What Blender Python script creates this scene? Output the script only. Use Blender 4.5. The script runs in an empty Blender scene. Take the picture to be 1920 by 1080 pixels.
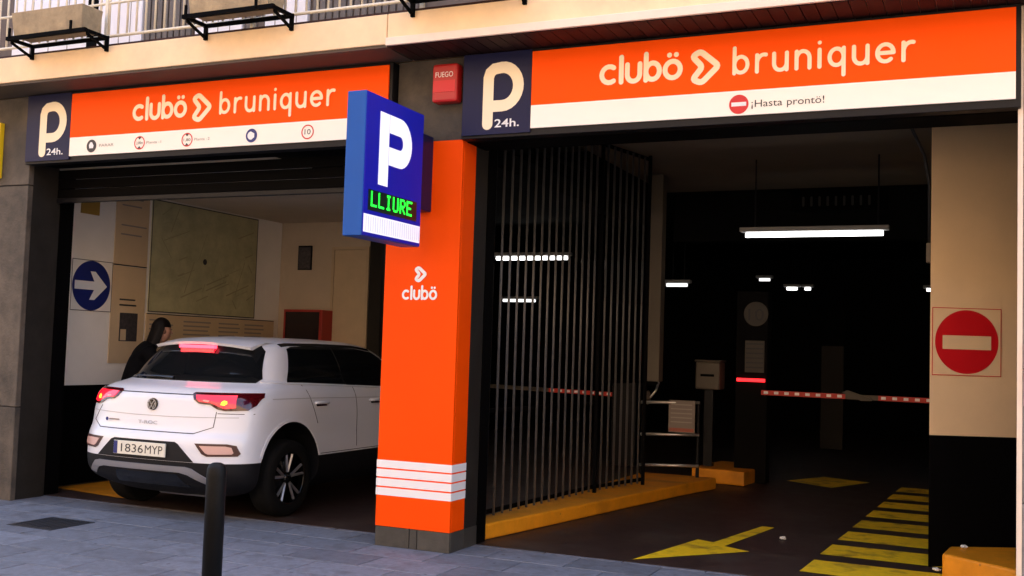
import bpy, bmesh, math, random
import numpy as np
from mathutils import Vector, Matrix
from mathutils.bvhtree import BVHTree
random.seed(7)
rad = math.radians
scene = bpy.context.scene
C = scene.collection

# ------------------------------------------------------------------ camera
CAM = Vector((3.652, -7.175, 1.52))
yaw, pitch, roll = rad(24.1), rad(3.37), rad(1.83)
fwd = Vector((-math.sin(yaw)*math.cos(pitch), math.cos(yaw)*math.cos(pitch), math.sin(pitch)))
rgt = Vector((math.cos(yaw), math.sin(yaw), 0)); upv = rgt.cross(fwd)
r_ = rgt*math.cos(roll) + upv*math.sin(roll); u_ = -rgt*math.sin(roll) + upv*math.cos(roll)
cd = bpy.data.cameras.new('camera'); cam = bpy.data.objects.new('camera', cd); C.objects.link(cam)
cam.matrix_world = Matrix(((r_.x, u_.x, -fwd.x, CAM.x), (r_.y, u_.y, -fwd.y, CAM.y), (r_.z, u_.z, -fwd.z, CAM.z), (0, 0, 0, 1)))
cd.sensor_width = 36; cd.lens = 2000/1920*36; cd.clip_end = 2000
scene.camera = cam

# ------------------------------------------------------------------ sky, sun, exposure
SUN_EL, SUN_ROT = rad(52), rad(8)
w = bpy.data.worlds.new('World'); scene.world = w; w.use_nodes = True
nt = w.node_tree; bg = nt.nodes['Background']
sky = nt.nodes.new('ShaderNodeTexSky'); sky.sky_type = 'NISHITA'; sky.sun_disc = False
sky.sun_elevation = SUN_EL; sky.sun_rotation = SUN_ROT; sky.air_density = 1.0; sky.dust_density = 5.0; sky.ozone_density = 0.6
nt.links.new(sky.outputs[0], bg.inputs[0]); bg.inputs[1].default_value = 0.15
sl = bpy.data.lights.new('sun', 'SUN'); sl.energy = 4.5; sl.angle = rad(.5); sl.color = (1.0, 0.92, 0.82)
so = bpy.data.objects.new('sun', sl); C.objects.link(so)
S = Vector((math.sin(SUN_ROT)*math.cos(SUN_EL), math.cos(SUN_ROT)*math.cos(SUN_EL), math.sin(SUN_EL)))
so.rotation_euler = S.to_track_quat('Z', 'Y').to_euler(); so.location = (0, 10, 30)
vs = scene.view_settings
vs.view_transform = 'Standard'; vs.look = 'None'; vs.gamma = 1; vs.use_curve_mapping = False; vs.exposure = 2.5
scene.cycles.max_bounces = 6; scene.cycles.diffuse_bounces = 4

# ------------------------------------------------------------------ materials
def mat(name, col, rough=0.6, var=0.0, scale=6.0, bump=0.0, bscale=None, metal=0.0, coat=0.0, emit=None, estr=0.0, stains=0.0, scol=None, spec=None, stretch=None, spots=0.0, spscale=9.0):
    m = bpy.data.materials.new(name); m.use_nodes = True
    n = m.node_tree.nodes; L = m.node_tree.links; p = n['Principled BSDF']
    p.inputs['Base Color'].default_value = (*col, 1); p.inputs['Roughness'].default_value = rough
    p.inputs['Metallic'].default_value = metal; p.inputs['Coat Weight'].default_value = coat
    if spec is not None: p.inputs['Specular IOR Level'].default_value = spec
    if emit: p.inputs['Emission Color'].default_value = (*emit, 1); p.inputs['Emission Strength'].default_value = estr
    if var or bump or stains:
        tc = n.new('ShaderNodeTexCoord'); mp = n.new('ShaderNodeMapping'); L.new(tc.outputs['Object'], mp.inputs[0])
        oi = n.new('ShaderNodeObjectInfo')
        ad = n.new('ShaderNodeVectorMath'); ad.operation = 'ADD'
        sc = n.new('ShaderNodeVectorMath'); sc.operation = 'SCALE'; sc.inputs[3].default_value = 17.0
        cm = n.new('ShaderNodeCombineXYZ'); L.new(oi.outputs['Random'], cm.inputs[0]); L.new(oi.outputs['Random'], cm.inputs[1])
        L.new(cm.outputs[0], sc.inputs[0]); L.new(mp.outputs[0], ad.inputs[0]); L.new(sc.outputs[0], ad.inputs[1])
        if stretch: mp.inputs['Scale'].default_value = stretch
        src = ad.outputs[0]
    if var or stains:
        nz = n.new('ShaderNodeTexNoise'); nz.inputs['Scale'].default_value = scale; nz.inputs['Detail'].default_value = 8; nz.inputs['Roughness'].default_value = 0.65
        L.new(src, nz.inputs['Vector'])
        mr = n.new('ShaderNodeMapRange'); mr.inputs[1].default_value = .25; mr.inputs[2].default_value = .75
        mr.inputs[3].default_value = 1-var; mr.inputs[4].default_value = 1+var; L.new(nz.outputs[0], mr.inputs[0])
        ob = n.new('ShaderNodeMapRange'); ob.inputs[3].default_value = 1-var*.5; ob.inputs[4].default_value = 1+var*.5; L.new(oi.outputs['Random'], ob.inputs[0])
        mu = n.new('ShaderNodeMath'); mu.operation = 'MULTIPLY'; L.new(mr.outputs[0], mu.inputs[0]); L.new(ob.outputs[0], mu.inputs[1])
        vm = n.new('ShaderNodeVectorMath'); vm.operation = 'SCALE'; vm.inputs[0].default_value = col; L.new(mu.outputs[0], vm.inputs[3])
        out = vm.outputs[0]
        if stains:
            n2 = n.new('ShaderNodeTexNoise'); n2.inputs['Scale'].default_value = scale*.28; n2.inputs['Detail'].default_value = 6; L.new(src, n2.inputs['Vector'])
            m2 = n.new('ShaderNodeMapRange'); m2.inputs[1].default_value = .52; m2.inputs[2].default_value = .72; m2.inputs[4].default_value = stains; L.new(n2.outputs[0], m2.inputs[0])
            mx = n.new('ShaderNodeMix'); mx.data_type = 'RGBA'; L.new(m2.outputs[0], mx.inputs[0]); L.new(out, mx.inputs[6])
            mx.inputs[7].default_value = (*(scol or (.05, .045, .04)), 1); out = mx.outputs[2]
        if spots:
            vo = n.new('ShaderNodeTexVoronoi'); vo.inputs['Scale'].default_value = spscale; L.new(src, vo.inputs['Vector'])
            m3 = n.new('ShaderNodeMapRange'); m3.inputs[1].default_value = .13; m3.inputs[2].default_value = .08; m3.inputs[4].default_value = 1.0; L.new(vo.outputs['Distance'], m3.inputs[0])
            sx = n.new('ShaderNodeSeparateColor'); L.new(vo.outputs['Color'], sx.inputs[0])
            gt = n.new('ShaderNodeMath'); gt.operation = 'GREATER_THAN'; gt.inputs[1].default_value = .62; L.new(sx.outputs[0], gt.inputs[0])
            m4 = n.new('ShaderNodeMath'); m4.operation = 'MULTIPLY'; L.new(m3.outputs[0], m4.inputs[0]); L.new(gt.outputs[0], m4.inputs[1])
            m5 = n.new('ShaderNodeMath'); m5.operation = 'MULTIPLY'; m5.inputs[1].default_value = spots; L.new(m4.outputs[0], m5.inputs[0])
            mx2 = n.new('ShaderNodeMix'); mx2.data_type = 'RGBA'; L.new(m5.outputs[0], mx2.inputs[0]); L.new(out, mx2.inputs[6])
            mx2.inputs[7].default_value = (.05, .05, .055, 1); out = mx2.outputs[2]
        L.new(out, p.inputs['Base Color'])
        rr = n.new('ShaderNodeMapRange'); rr.inputs[3].default_value = max(0.02, rough-.12); rr.inputs[4].default_value = min(1, rough+.12)
        L.new(nz.outputs[0], rr.inputs[0]); L.new(rr.outputs[0], p.inputs['Roughness'])
    if bump:
        nb = n.new('ShaderNodeTexNoise'); nb.inputs['Scale'].default_value = bscale or scale*6; nb.inputs['Detail'].default_value = 6
        L.new(src, nb.inputs['Vector'])
        b = n.new('ShaderNodeBump'); b.inputs['Strength'].default_value = bump; b.inputs['Distance'].default_value = .01
        L.new(nb.outputs[0], b.inputs['Height']); L.new(b.outputs[0], p.inputs['Normal'])
    return m
M = dict(
 orange=mat('orange_panel', (.93, .075, .0), .5, var=.03, scale=2, spec=.1, stains=.35, scol=(.72, .05, .0), bump=.03, bscale=25),
 sign_orange=mat('orange_sign_film', (.93, .078, .0), .45, var=.02, scale=2, emit=(1, .08, .0), estr=.03, spec=.1),  # weak glow added to make up for dim daylight on the sign
 sign_white=mat('white_sign_film', (.86, .77, .68), .4, var=.02, scale=2, emit=(1, .88, .78), estr=.03, spec=.2),  # same added glow lifts the white strip
 sign_navy=mat('navy_sign_film', (.008, .010, .05), .4, var=.08, scale=3, spec=.2),
 cream=mat('cream_lettering', (.85, .72, .52), .45, emit=(1, .78, .5), estr=.015),  # faint added glow brightens the letters with their panel
 white_print=mat('white_print', (.82, .82, .84), .45),
 dark_print=mat('dark_print', (.03, .028, .03), .5),
 red_print=mat('red_print', (.62, .006, .012), .4),
 grey_print=mat('grey_print', (.28, .24, .22), .6),
 navy_print=mat('navy_print', (.01, .02, .16), .45),
 frame=mat('dark_metal_frame', (.007, .0065, .008), .45, var=.2, scale=12, spec=.2),
 black=mat('black_paint', (.002, .0018, .002), .7, var=.3, scale=4, bump=.05, spec=.04),
 bar=mat('black_gloss_bars', (.075, .073, .074), .35, var=.2, scale=20, spec=.5),
 stone=mat('brown_grey_stone', (.068, .054, .040), .75, var=.6, scale=5, bump=.5, bscale=45, stains=.7, scol=(.03, .025, .02)),
 stonelight=mat('pale_grey_stone', (.23, .21, .19), .75, var=.3, scale=6, bump=.35, bscale=60, stains=.45, scol=(.11, .095, .08)),
 reveal=mat('shaded_brown_reveal', (.022, .019, .016), .6, spec=.2, var=.3, scale=5, bump=.15),  # brown darkened to carry the shade of the pier sides
 plinth=mat('plinth_tile', (.048, .044, .037), .5, var=.35, scale=14, bump=.2, stains=.5, scol=(.05, .05, .045)),
 slab=mat('cream_painted_concrete', (.85, .62, .38), .7, var=.10, scale=4, bump=.12, stains=.35, scol=(.70, .50, .29)),
 lip=mat('pale_cream_trim', (.82, .68, .55), .5, var=.05, scale=8),
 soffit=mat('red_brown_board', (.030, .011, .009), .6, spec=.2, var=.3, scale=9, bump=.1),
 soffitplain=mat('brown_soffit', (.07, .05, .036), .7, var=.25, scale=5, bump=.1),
 beige=mat('beige_wall_paint', (.80, .57, .33), .7, var=.06, scale=2, bump=.06, bscale=70, stains=.18, scol=(.62, .46, .29)),
 offwhite=mat('off_white_wall_paint', (.82, .79, .75), .7, var=.06, scale=2, bump=.05, bscale=70, stains=.15, scol=(.68, .62, .54)),
 backwall=mat('tan_wall_paint', (.54, .44, .33), .7, var=.10, scale=2, bump=.06, bscale=70, stains=.2, scol=(.42, .34, .25)),
 hall=mat('darkened_hall', (.004, .0035, .0035), .85, var=.3, scale=2, bump=.1, spec=.1),  # near-black tone stands in for light falling off in the hall
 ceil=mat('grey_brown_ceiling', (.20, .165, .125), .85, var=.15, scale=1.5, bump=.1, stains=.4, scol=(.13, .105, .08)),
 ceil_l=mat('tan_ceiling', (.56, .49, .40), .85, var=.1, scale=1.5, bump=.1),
 floor=mat('dark_red_brown_floor', (.034, .017, .013),   .52, spec=.4, var=.4, scale=6, bump=.12, bscale=90, stains=.55, scol=(.07, .055, .042)),
 yellow=mat('yellow_road_paint', (.90, .60, .008), .55, var=.18, scale=16, bump=.15, bscale=70, stains=.9, scol=(.17, .085, .018)),
 kerb=mat('orange_yellow_kerb_paint', (.72, .27, .008), .5, var=.16, scale=6, bump=.2, bscale=50, stains=.7, scol=(.28, .10, .01), spots=.4, spscale=11),
 paver=mat('blue_grey_paving_stone', (.150, .160, .190), .65, spec=.3, var=.34, scale=18, bump=.4, bscale=120, spots=.75, spscale=7, stains=.75, scol=(.085, .088, .10)),
 mortar=mat('dark_joint', (.085, .09, .105), .9, var=.2, scale=20),
 asphalt=mat('asphalt', (.05, .05, .052), .85, var=.2, scale=30, bump=.4, bscale=200),
 kerbstone=mat('granite_kerb', (.26, .26, .27), .7, var=.2, scale=20, bump=.2),
 iron=mat('cast_iron', (.045, .046, .052), .5, var=.3, scale=20, bump=.3, metal=.6),
 bollard=mat('dark_bollard_paint', (.003, .0028, .0028), .55, var=.25, scale=14, bump=.08, spec=.2),
 rail_w=mat('cream_railing_paint', (.72, .64, .50), .5, var=.1, scale=20),
 planter=mat('weathered_fibre_cement', (.36, .27, .16), .8, var=.35, scale=9, bump=.3, stains=.5, scol=(.16, .13, .09)),
 upper=mat('taupe_render', (.13, .10, .085), .8, var=.2, scale=5, bump=.2),
 shutter=mat('brown_grey_slats', (.12, .10, .09), .6, var=.2, scale=12),
 doorwhite=mat('white_balcony_door', (.80, .78, .82), .45, var=.04, scale=4),
 blue_edge=mat('light_blue_case', (.010, .085, .36), .45, spec=.2, var=.05, scale=4),
 blue_face=mat('deep_blue_face', (.005, .007, .22), .45, spec=.15, var=.05, scale=4, emit=(.01, .012, .35), estr=0.087),
 lit_white=mat('lit_white_acrylic', (.75, .75, .85), .4, emit=(.82, .82, 1), estr=0.122),
 led=mat('green_led', (0, .3, .02), .5, emit=(.01, 1, .03), estr=.7),
 ledbg=mat('led_window', (.003, .02, .012), .3),
 alarm=mat('red_alarm_box', (.45, .012, .012), .4, var=.06, scale=8),
 tube=mat('lit_fluorescent_tube', (.9, .9, .9), .4, emit=(1, 1, .98), estr=1.1),
 tube_dim=mat('dim_fluorescent_tube', (.9, .9, .9), .4, emit=(1, 1, .98), estr=.35),
 lampbody=mat('grey_lamp_housing', (.3, .3, .3), .5),
 redled=mat('red_led_bar', (.4, 0, 0), .4, emit=(1, .015, .02), estr=.6),
 boomred=mat('red_boom', (.34, .012, .006), .5, emit=(.8, .05, .02), estr=.02),  # slight glow added to the red, the boom is no lamp
 boomwhite=mat('white_boom', (.75, .68, .62), .5, emit=(1, .8, .7), estr=.015),  # slight glow added so the reflectors look lit
 machine=mat('beige_machine', (.11, .088, .065), .6, var=.1, scale=6),
 steel=mat('galvanised_rail', (.6, .6, .6), .3, metal=.8),
 paper=mat('paper_notice', (.20, .165, .145), .7),
 duct=mat('beige_duct', (.13, .105, .075), .6, var=.06, scale=4),
 map=mat('olive_map', (.42, .40, .24), .6, var=.25, scale=5, stains=.35, scol=(.32, .34, .20)),
 poster=mat('tan_poster', (.62, .47, .30), .6, var=.06, scale=4),
 photo=mat('dark_poster_picture', (.05, .045, .05), .5, var=.7, scale=30),
 wood=mat('tan_door', (.56, .43, .28), .55, var=.08, scale=5),
 firered=mat('fire_cabinet_red', (.36, .02, .012), .45, var=.08, scale=5),
 glass=mat('dark_cabinet_glass', (.02, .01, .012), .12),
 car=mat('white_car_paint', (.74, .75, .80), .28, coat=.6),
 carblack=mat('black_textured_plastic', (.006, .006, .0075), .6, bump=.1, bscale=300, var=.1, scale=30, spec=.25),
 carglass=mat('tinted_car_glass', (.006, .007, .008), .06, spec=.5),
 gloss=mat('gloss_black_trim', (.006, .006, .007), .15),
 silver=mat('silver_plastic', (.34, .34, .36), .35, metal=.5),
 alloy=mat('alloy_spoke', (.42, .42, .44), .3, metal=.8),
 tyre=mat('tyre_rubber', (.005, .005, .005), .9, spec=.12, bump=.2, bscale=120, var=.2, scale=20),
 lamp_red=mat('lit_tail_lamp', (.5, .006, .012), .12, coat=.5, emit=(1, .012, .03), estr=.32),
 lamp_dark=mat('dark_red_lens', (.06, .002, .004), .12, coat=.5),
 lamp_amber=mat('amber_bulb', (.8, .3, .02), .3, emit=(1, .33, .02), estr=.5),
 lamp_brake=mat('lit_brake_strip', (.5, .01, .02), .3, emit=(1, .04, .07), estr=1.1),
 plate=mat('white_number_plate', (.74, .72, .62), .45),
 reflector=mat('pale_pink_reflector', (.62, .38, .33), .25, coat=.4),
 skin=mat('skin', (.42, .22, .15), .5, var=.05, scale=20),
 hair=mat('dark_brown_hair', (.005, .003, .0025), .6, var=.4, scale=60, spec=.15),
 coat=mat('black_jacket', (.004, .004, .005), .9, var=.3, scale=20, bump=.2, spec=.1),
 jeans=mat('dark_jeans', (.02, .025, .045), .85, var=.2, scale=30),
 yellow_sign=mat('yellow_sign', (.85, .60, .01), .45, var=.03, scale=3),
 pink_sign=mat('pale_pink_sign', (.78, .5, .5), .5),
 opp=mat('warm_render_opposite', (.36, .26, .17), .85, var=.1, scale=1, bump=.1),
 oppglass=mat('opposite_window_glass', (.03, .035, .04), .1),
 hall_pale=mat('dim_print', (.07, .06, .048), .7),  # pale print darkened to carry the gloom of the hall
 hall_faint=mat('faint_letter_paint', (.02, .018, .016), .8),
 hall_wood=mat('dim_hall_door', (.02, .014, .008), .7),  # tan door darkened in colour for the gloom of the hall
 litter=mat('pale_paper_scrap', (.75, .74, .70), .8),
 cable=mat('black_cable', (.006, .006, .006), .6),
)

# ------------------------------------------------------------------ mesh helpers
class MB:
    def __init__(s): s.v = []; s.f = []
    def box(s, x0, x1, y0, y1, z0, z1):
        b = len(s.v)
        s.v += [(x0,y0,z0),(x1,y0,z0),(x1,y1,z0),(x0,y1,z0),(x0,y0,z1),(x1,y0,z1),(x1,y1,z1),(x0,y1,z1)]
        s.f += [tuple(b+i for i in q) for q in ((0,3,2,1),(4,5,6,7),(0,1,5,4),(1,2,6,5),(2,3,7,6),(3,0,4,7))]
        return s
    def prism(s, pts, d):            # polygon pts (3D) pushed along vector d
        n = len(pts); b = len(s.v); d = Vector(d)
        s.v += [tuple(p) for p in pts] + [tuple(Vector(p)+d) for p in pts]
        s.f += [tuple(b+i for i in range(n))[::-1], tuple(b+n+i for i in range(n))]
        s.f += [(b+i, b+(i+1) % n, b+n+(i+1) % n, b+n+i) for i in range(n)]
        return s
    def tube(s, pts, r, n=10, caps=True):
        pts = [Vector(p) for p in pts]; rings = []
        for i, p in enumerate(pts):
            t = (pts[min(i+1, len(pts)-1)] - pts[max(i-1, 0)]).normalized()
            a = t.orthogonal().normalized() if i == 0 else (a - t*a.dot(t)).normalized()
            c = t.cross(a); rr = r[i] if isinstance(r, (list, tuple)) else r
            b = len(s.v); rings.append(b)
            s.v += [tuple(p + (a*math.cos(2*math.pi*k/n) + c*math.sin(2*math.pi*k/n))*rr) for k in range(n)]
        for q in range(len(rings)-1):
            for k in range(n):
                s.f.append((rings[q]+k, rings[q]+(k+1) % n, rings[q+1]+(k+1) % n, rings[q+1]+k))
        if caps: s.f += [tuple(rings[0]+k for k in range(n))[::-1], tuple(rings[-1]+k for k in range(n))]
        return s
    def lathe(s, prof, n=32, origin=(0,0,0), axis='Z'):   # prof: (radius, height)
        b = len(s.v); m = len(prof); o = Vector(origin)
        for k in range(n):
            a = 2*math.pi*k/n
            for (r, h) in prof:
                p = Vector((r*math.cos(a), r*math.sin(a), h))
                if axis == 'X': p = Vector((h, r*math.cos(a), r*math.sin(a)))
                s.v.append(tuple(o+p))
        for k in range(n):
            for i in range(m-1):
                s.f.append((b+k*m+i, b+((k+1) % n)*m+i, b+((k+1) % n)*m+i+1, b+k*m+i+1))
        return s
    def quad(s, a, b_, c, d):
        b = len(s.v); s.v += [tuple(a), tuple(b_), tuple(c), tuple(d)]; s.f.append((b, b+1, b+2, b+3)); return s
    def mesh(s, name):
        me = bpy.data.meshes.new(name); me.from_pydata(s.v, [], s.f); me.validate()
        bm = bmesh.new(); bm.from_mesh(me); bmesh.ops.recalc_face_normals(bm, faces=bm.faces); bm.to_mesh(me); bm.free()
        return me
def link(name, me, m, parent=None, bevel=0, smooth=False):
    o = bpy.data.objects.new(name, me); C.objects.link(o)
    if m and not me.materials: me.materials.append(m)
    if parent: o.parent = parent
    if smooth: me.polygons.foreach_set('use_smooth', [True]*len(me.polygons))
    if bevel:
        bv = o.modifiers.new('bevel', 'BEVEL'); bv.width = bevel; bv.segments = 2; bv.limit_method = 'ANGLE'
    return o
def obj(name, mb, m, parent=None, bevel=0, smooth=False): return link(name, mb.mesh(name), m, parent, bevel, smooth)
def box(name, x0, x1, y0, y1, z0, z1, m, parent=None, bevel=0): return obj(name, MB().box(x0,x1,y0,y1,z0,z1), m, parent, bevel)
def tag(o, label=None, cat=None, group=None, kind=None):
    if label: o['label'] = label
    if cat: o['category'] = cat
    if group: o['group'] = group
    if kind: o['kind'] = kind
    return o
def thing(name, label, cat, loc=(0,0,0), group=None):
    o = bpy.data.objects.new(name, None); C.objects.link(o); o.location = loc; o.empty_display_size = .1
    return tag(o, label, cat, group)
def rebase(root):           # children were modelled in world space: move them relative to the empty
    for ch in root.children: ch.matrix_parent_inverse = Matrix.Translation(-root.location)

# planes for print: origin, u, v, n
class Plane:
    def __init__(s, o, u, v): s.o = Vector(o); s.u = Vector(u).normalized(); s.v = Vector(v).normalized(); s.n = s.u.cross(s.v)
    def p(s, a, b, d=0): return s.o + s.u*a + s.v*b + s.n*d
def poly(name, pl, pts, m, d=.003, parent=None):
    mb = MB(); mb.v = [tuple(pl.p(a, b, d)) for a, b in pts]; mb.f = [tuple(range(len(pts)))]
    me = bpy.data.meshes.new(name); me.from_pydata(mb.v, [], mb.f); return link(name, me, m, parent)
def circ(cx, cy, r, n=40): return [(cx+r*math.cos(2*math.pi*k/n), cy+r*math.sin(2*math.pi*k/n)) for k in range(n)]
def rect(a0, a1, b0, b1): return [(a0,b0),(a1,b0),(a1,b1),(a0,b1)]
def arc(cx, cy, rx, ry, a0, a1, n=12): return [(cx+rx*math.cos(rad(a0+(a1-a0)*k/n)), cy+ry*math.sin(rad(a0+(a1-a0)*k/n))) for k in range(n+1)]
def ribbon(pts, w, closed=False, cap=True):
    P = [np.array(p, float) for p in pts]; n = len(P); Lf, Rt = [], []
    for i in range(n):
        a = P[i-1] if (i > 0 or closed) else None; b = P[(i+1) % n] if (i < n-1 or closed) else None
        d1 = (P[i]-a)/np.linalg.norm(P[i]-a) if a is not None else None
        d2 = (b-P[i])/np.linalg.norm(b-P[i]) if b is not None else None
        if d1 is None: d1 = d2
        if d2 is None: d2 = d1
        t = d1+d2; t = t/np.linalg.norm(t); nn = np.array([-t[1], t[0]]); c = max(.45, abs(nn @ np.array([-d1[1], d1[0]])))
        Lf.append(P[i]+nn*w/2/c); Rt.append(P[i]-nn*w/2/c)
    v = Lf+Rt; f = [(n+i, n+(i+1) % n, (i+1) % n, i) for i in range(n if closed else n-1)]
    if cap and not closed:
        for i, dr in ((0, -1), (n-1, 1)):
            d = (P[1]-P[0]) if i == 0 else (P[-1]-P[-2]); d = dr*d/np.linalg.norm(d); nn = np.array([-d[1], d[0]])
            b = len(v); v += [P[i]+w/2*(nn*math.cos(t)+d*math.sin(t)) for t in np.linspace(0, math.pi, 9)]
            f.append(tuple(range(b, b+9))[::-1])
    return v, f
def strokes(name, pl, paths, w, m, d=.003, parent=None, cap=True):     # paths: list of (pts, closed)
    v, f = [], []
    for k, (pts, cl) in enumerate(paths):
        a, b = ribbon(pts, w, cl, cap); o = len(v)
        v += [tuple(pl.p(q[0], q[1], d+.0005*k)) for q in a]; f += [tuple(o+i for i in q) for q in b]
    me = bpy.data.meshes.new(name); me.from_pydata(v, [], f); return link(name, me, m, parent)
def glyph(ch):     # centre-line strokes at x-height 1 ; returns (paths, width)
    if ch == 'c': return [(arc(.45,.5,.42,.42,55,305), False)], .86
    if ch == 'l': return [([(.08,.06),(.08,1.36)], False)], .16
    if ch == 'u': return [([(.08,.94)]+arc(.42,.42,.34,.36,180,360)+[(.76,.94)], False)], .84
    if ch == 'U': return [([(.08,.94)]+arc(.42,.42,.34,.36,180,360)+[(.76,.94)], False), ([(.76,.5),(.76,.06)], False)], .84
    if ch == 'b': return [([(.08,1.4),(.08,.06)], False), (arc(.44,.5,.36,.42,0,354,24), True)], .88
    if ch == 'ö': return [(arc(.45,.5,.40,.42,0,345,23), True), ([(.27,1.25),(.275,1.25)], False), ([(.63,1.25),(.635,1.25)], False)], .9
    if ch == 'r': return [([(.08,.94),(.08,.06)], False), ([(.08,.55)]+arc(.46,.50,.38,.44,165,75,8), False)], .56
    if ch == 'n': return [([(.08,.94),(.08,.06)], False), ([(.08,.5)]+arc(.42,.56,.34,.38,175,0)+[(.76,.06)], False)], .84
    if ch == 'i': return [([(.08,.94),(.08,.06)], False), ([(.08,1.3),(.081,1.305)], False)], .16
    if ch == 'q': return [([(.80,.94),(.80,-.42)], False), (arc(.44,.5,.36,.42,0,354,24), True)], .88
    if ch == 'e': return [(arc(.45,.5,.40,.43,0,312,20), False), ([(.12,.5),(.80,.5)], False)], .9
def word(name, pl, text, a0, b0, xh, width, wt, m, d=.003, parent=None, gap=.26):
    tot = sum(glyph(c)[1] for c in text) + gap*(len(text)-1); sx = width/(tot); x = 0; paths = []
    for c in text:
        ps, wd = glyph(c)
        for pts, cl in ps: paths.append(([(a0+(x+p[0])*sx, b0+p[1]*xh) for p in pts], cl))
        x += wd+gap
    return strokes(name, pl, paths, wt, m, d, parent)
def text(name, pl, s, a, b, h, m, width=None, d=.003, parent=None, shear=0, bold=0):
    cu = bpy.data.curves.new(name, 'FONT'); cu.body = s; cu.size = 1; cu.shear = shear; cu.offset = bold; cu.resolution_u = 3
    o = bpy.data.objects.new('tmp', cu); C.objects.link(o); dg = bpy.context.evaluated_depsgraph_get()
    me = bpy.data.meshes.new_from_object(o.evaluated_get(dg)); bpy.data.objects.remove(o)
    co = np.array([v.co[:] for v in me.vertices]); mn, mx = co.min(0), co.max(0)
    k = h/.72; kx = (width/(mx[0]-mn[0])) if width else k
    for v in me.vertices: v.co = pl.p(a+(v.co.x-mn[0])*kx, b+v.co.y*k, d)
    me.materials.clear(); me.name = name
    return link(name, me, m, parent)
FAC = lambda y: Plane((0, y, 0), (1,0,0), (0,0,1))       # facing the street
SIDE = lambda x: Plane((x, 0, 0), (0,1,0), (0,0,1))      # facing +X

# ------------------------------------------------------------------ ground
tag(box('road', -150, 150, -150, 150, -.6, -.125, M['asphalt']), kind='structure')
pv = tag(box('pavement', -14, 12, -3.05, .46, -.3, -.022, M['mortar']), kind='structure')
row = 0; y = -3.02
while y < .44:
    dy = .38; x = -8.4 + (row % 2)*.31
    while x < 7.2:
        dx = .62; j = .0045; zt = random.uniform(-.0012, .0005)
        y1 = min(y+dy, .455)
        o = box('paving_stone', x+j, x+dx-j, y+j, y1-j, -.0215, zt, M['paver'], pv, bevel=.004)
        x += dx
    row += 1; y += dy
ks = tag(box('kerb', -14, 12, -3.2, -3.055, -.3, -.001, M['kerbstone'], bevel=.015), kind='structure')
gf = tag(box('garage_floor', -5.2, 6, .462, 17, -.3, .0, M['floor']), kind='structure')
def flat(name, pts, z, m, parent):
    me = bpy.data.meshes.new(name); me.from_pydata([(x, y, z) for x, y in pts], [], [tuple(range(len(pts)))]); return link(name, me, m, parent)
# floor arrow and ladder stripes (painted on the garage floor)
flat('painted_arrow', [(1.249,.533),(1.947,1.372),(1.72,1.5),(1.905,2.70),(1.79,2.72),(1.60,1.62),(1.454,1.69)], .004, M['yellow'], gf)
for k in range(8):
    y0 = .80+k*.79; xs = 2.42+.035*k
    flat('painted_stripe', [(xs, y0), (3.9, y0-.06), (3.9, y0+.47), (xs+.03, y0+.52)], .004, M['yellow'], gf)
flat('painted_stripe', [(1.35,6.6),(1.95,6.2),(2.3,7.1),(1.7,7.4)], .004, M['yellow'], gf)
flat('painted_stripe', [(-4.9,.86),(-3.85,.69),(-3.75,1.05),(-4.88,1.60)], .004, M['kerb'], gf)

# ------------------------------------------------------------------ garage building
B = thing('garage_building', 'grey stone building with two dark garage openings under a cream balcony slab', 'building', (-.3, .2, 0))
# left stone pier in blocks
for z0, z1 in ((-.02,.852),(.858,2.918),(2.926,3.757)):
    box('stone_block', -6.2, -4.535, .0, .06, z0, z1, M['stone'], B, bevel=.006)
    for xa in (-8.0, -9.8): box('stone_block', xa, xa+1.794, .0, .06, z0, z1, M['stone'], B, bevel=.006)
box('pier_core', -9.8, -4.541, .061, .36, -.02, 3.75, M['reveal'], B)  # shaded side of the stone pier, put into a darker material
box('pier_return', -4.72, -4.552, .3605, .40, -.02, 3.10, M['reveal'], B)
box('shutter_rail', -5.1, -4.60, .402, .62, -.02, 3.13, M['black'], B)
# central pier above and behind the orange cladding
box('pier_core', -.60, -.005, .02, .46, -.02, 3.10, M['reveal'], B)  # lower part darkened in colour to stand for its shade
box('pier_core', -.60, -.005, .02, .46, 3.102, 3.757, M['stone'], B)
box('pier_core', -.592, .0, .47, .62, -.02, 3.70, M['black'], B)
# right pier
for z0, z1 in ((-.02,.70),(.706,1.50),(1.506,2.74),(2.746,3.757)):
    box('stone_block', 3.845, 5.6, .0, .5, z0, z1, M['stonelight'], B, bevel=.008)
    box('stone_block', 5.606, 8.2, .0, .5, z0, z1, M['stonelight'], B, bevel=.008)
box('corner_trim', 3.815, 3.8445, .004, .06, -.01, 3.75, M['lip'], B)
# lintels behind the signs
box('lintel', -4.533, -.602, .06, .34, 3.13, 3.757, M['black'], B)
box('lintel', .002, 3.843, .06, .4, 3.10, 3.757, M['black'], B)
# balcony slab, trims, soffit
box('balcony_slab', -9.8, -.462, -.42, .5, 3.775, 4.005, M['slab'], B, bevel=.006)
box('balcony_slab', -.456, 8.2, -.42, .5, 3.775, 4.005, M['slab'], B, bevel=.006)
box('slab_drip_edge', -9.8, -.462, -.405, -.34, 3.755, 3.774, M['soffitplain'], B)
box('slab_trim', -.456, 8.2, -.445, -.4215, 3.757, 3.818, M['lip'], B, bevel=.004)
x = -.45
while x < 8:
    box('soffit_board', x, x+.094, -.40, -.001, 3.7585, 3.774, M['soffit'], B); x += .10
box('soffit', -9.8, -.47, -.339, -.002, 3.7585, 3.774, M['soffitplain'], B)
box('slab_flashing', -9.8, 8.2, -.414, -.36, 4.006, 4.022, M['soffit'], B)
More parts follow.
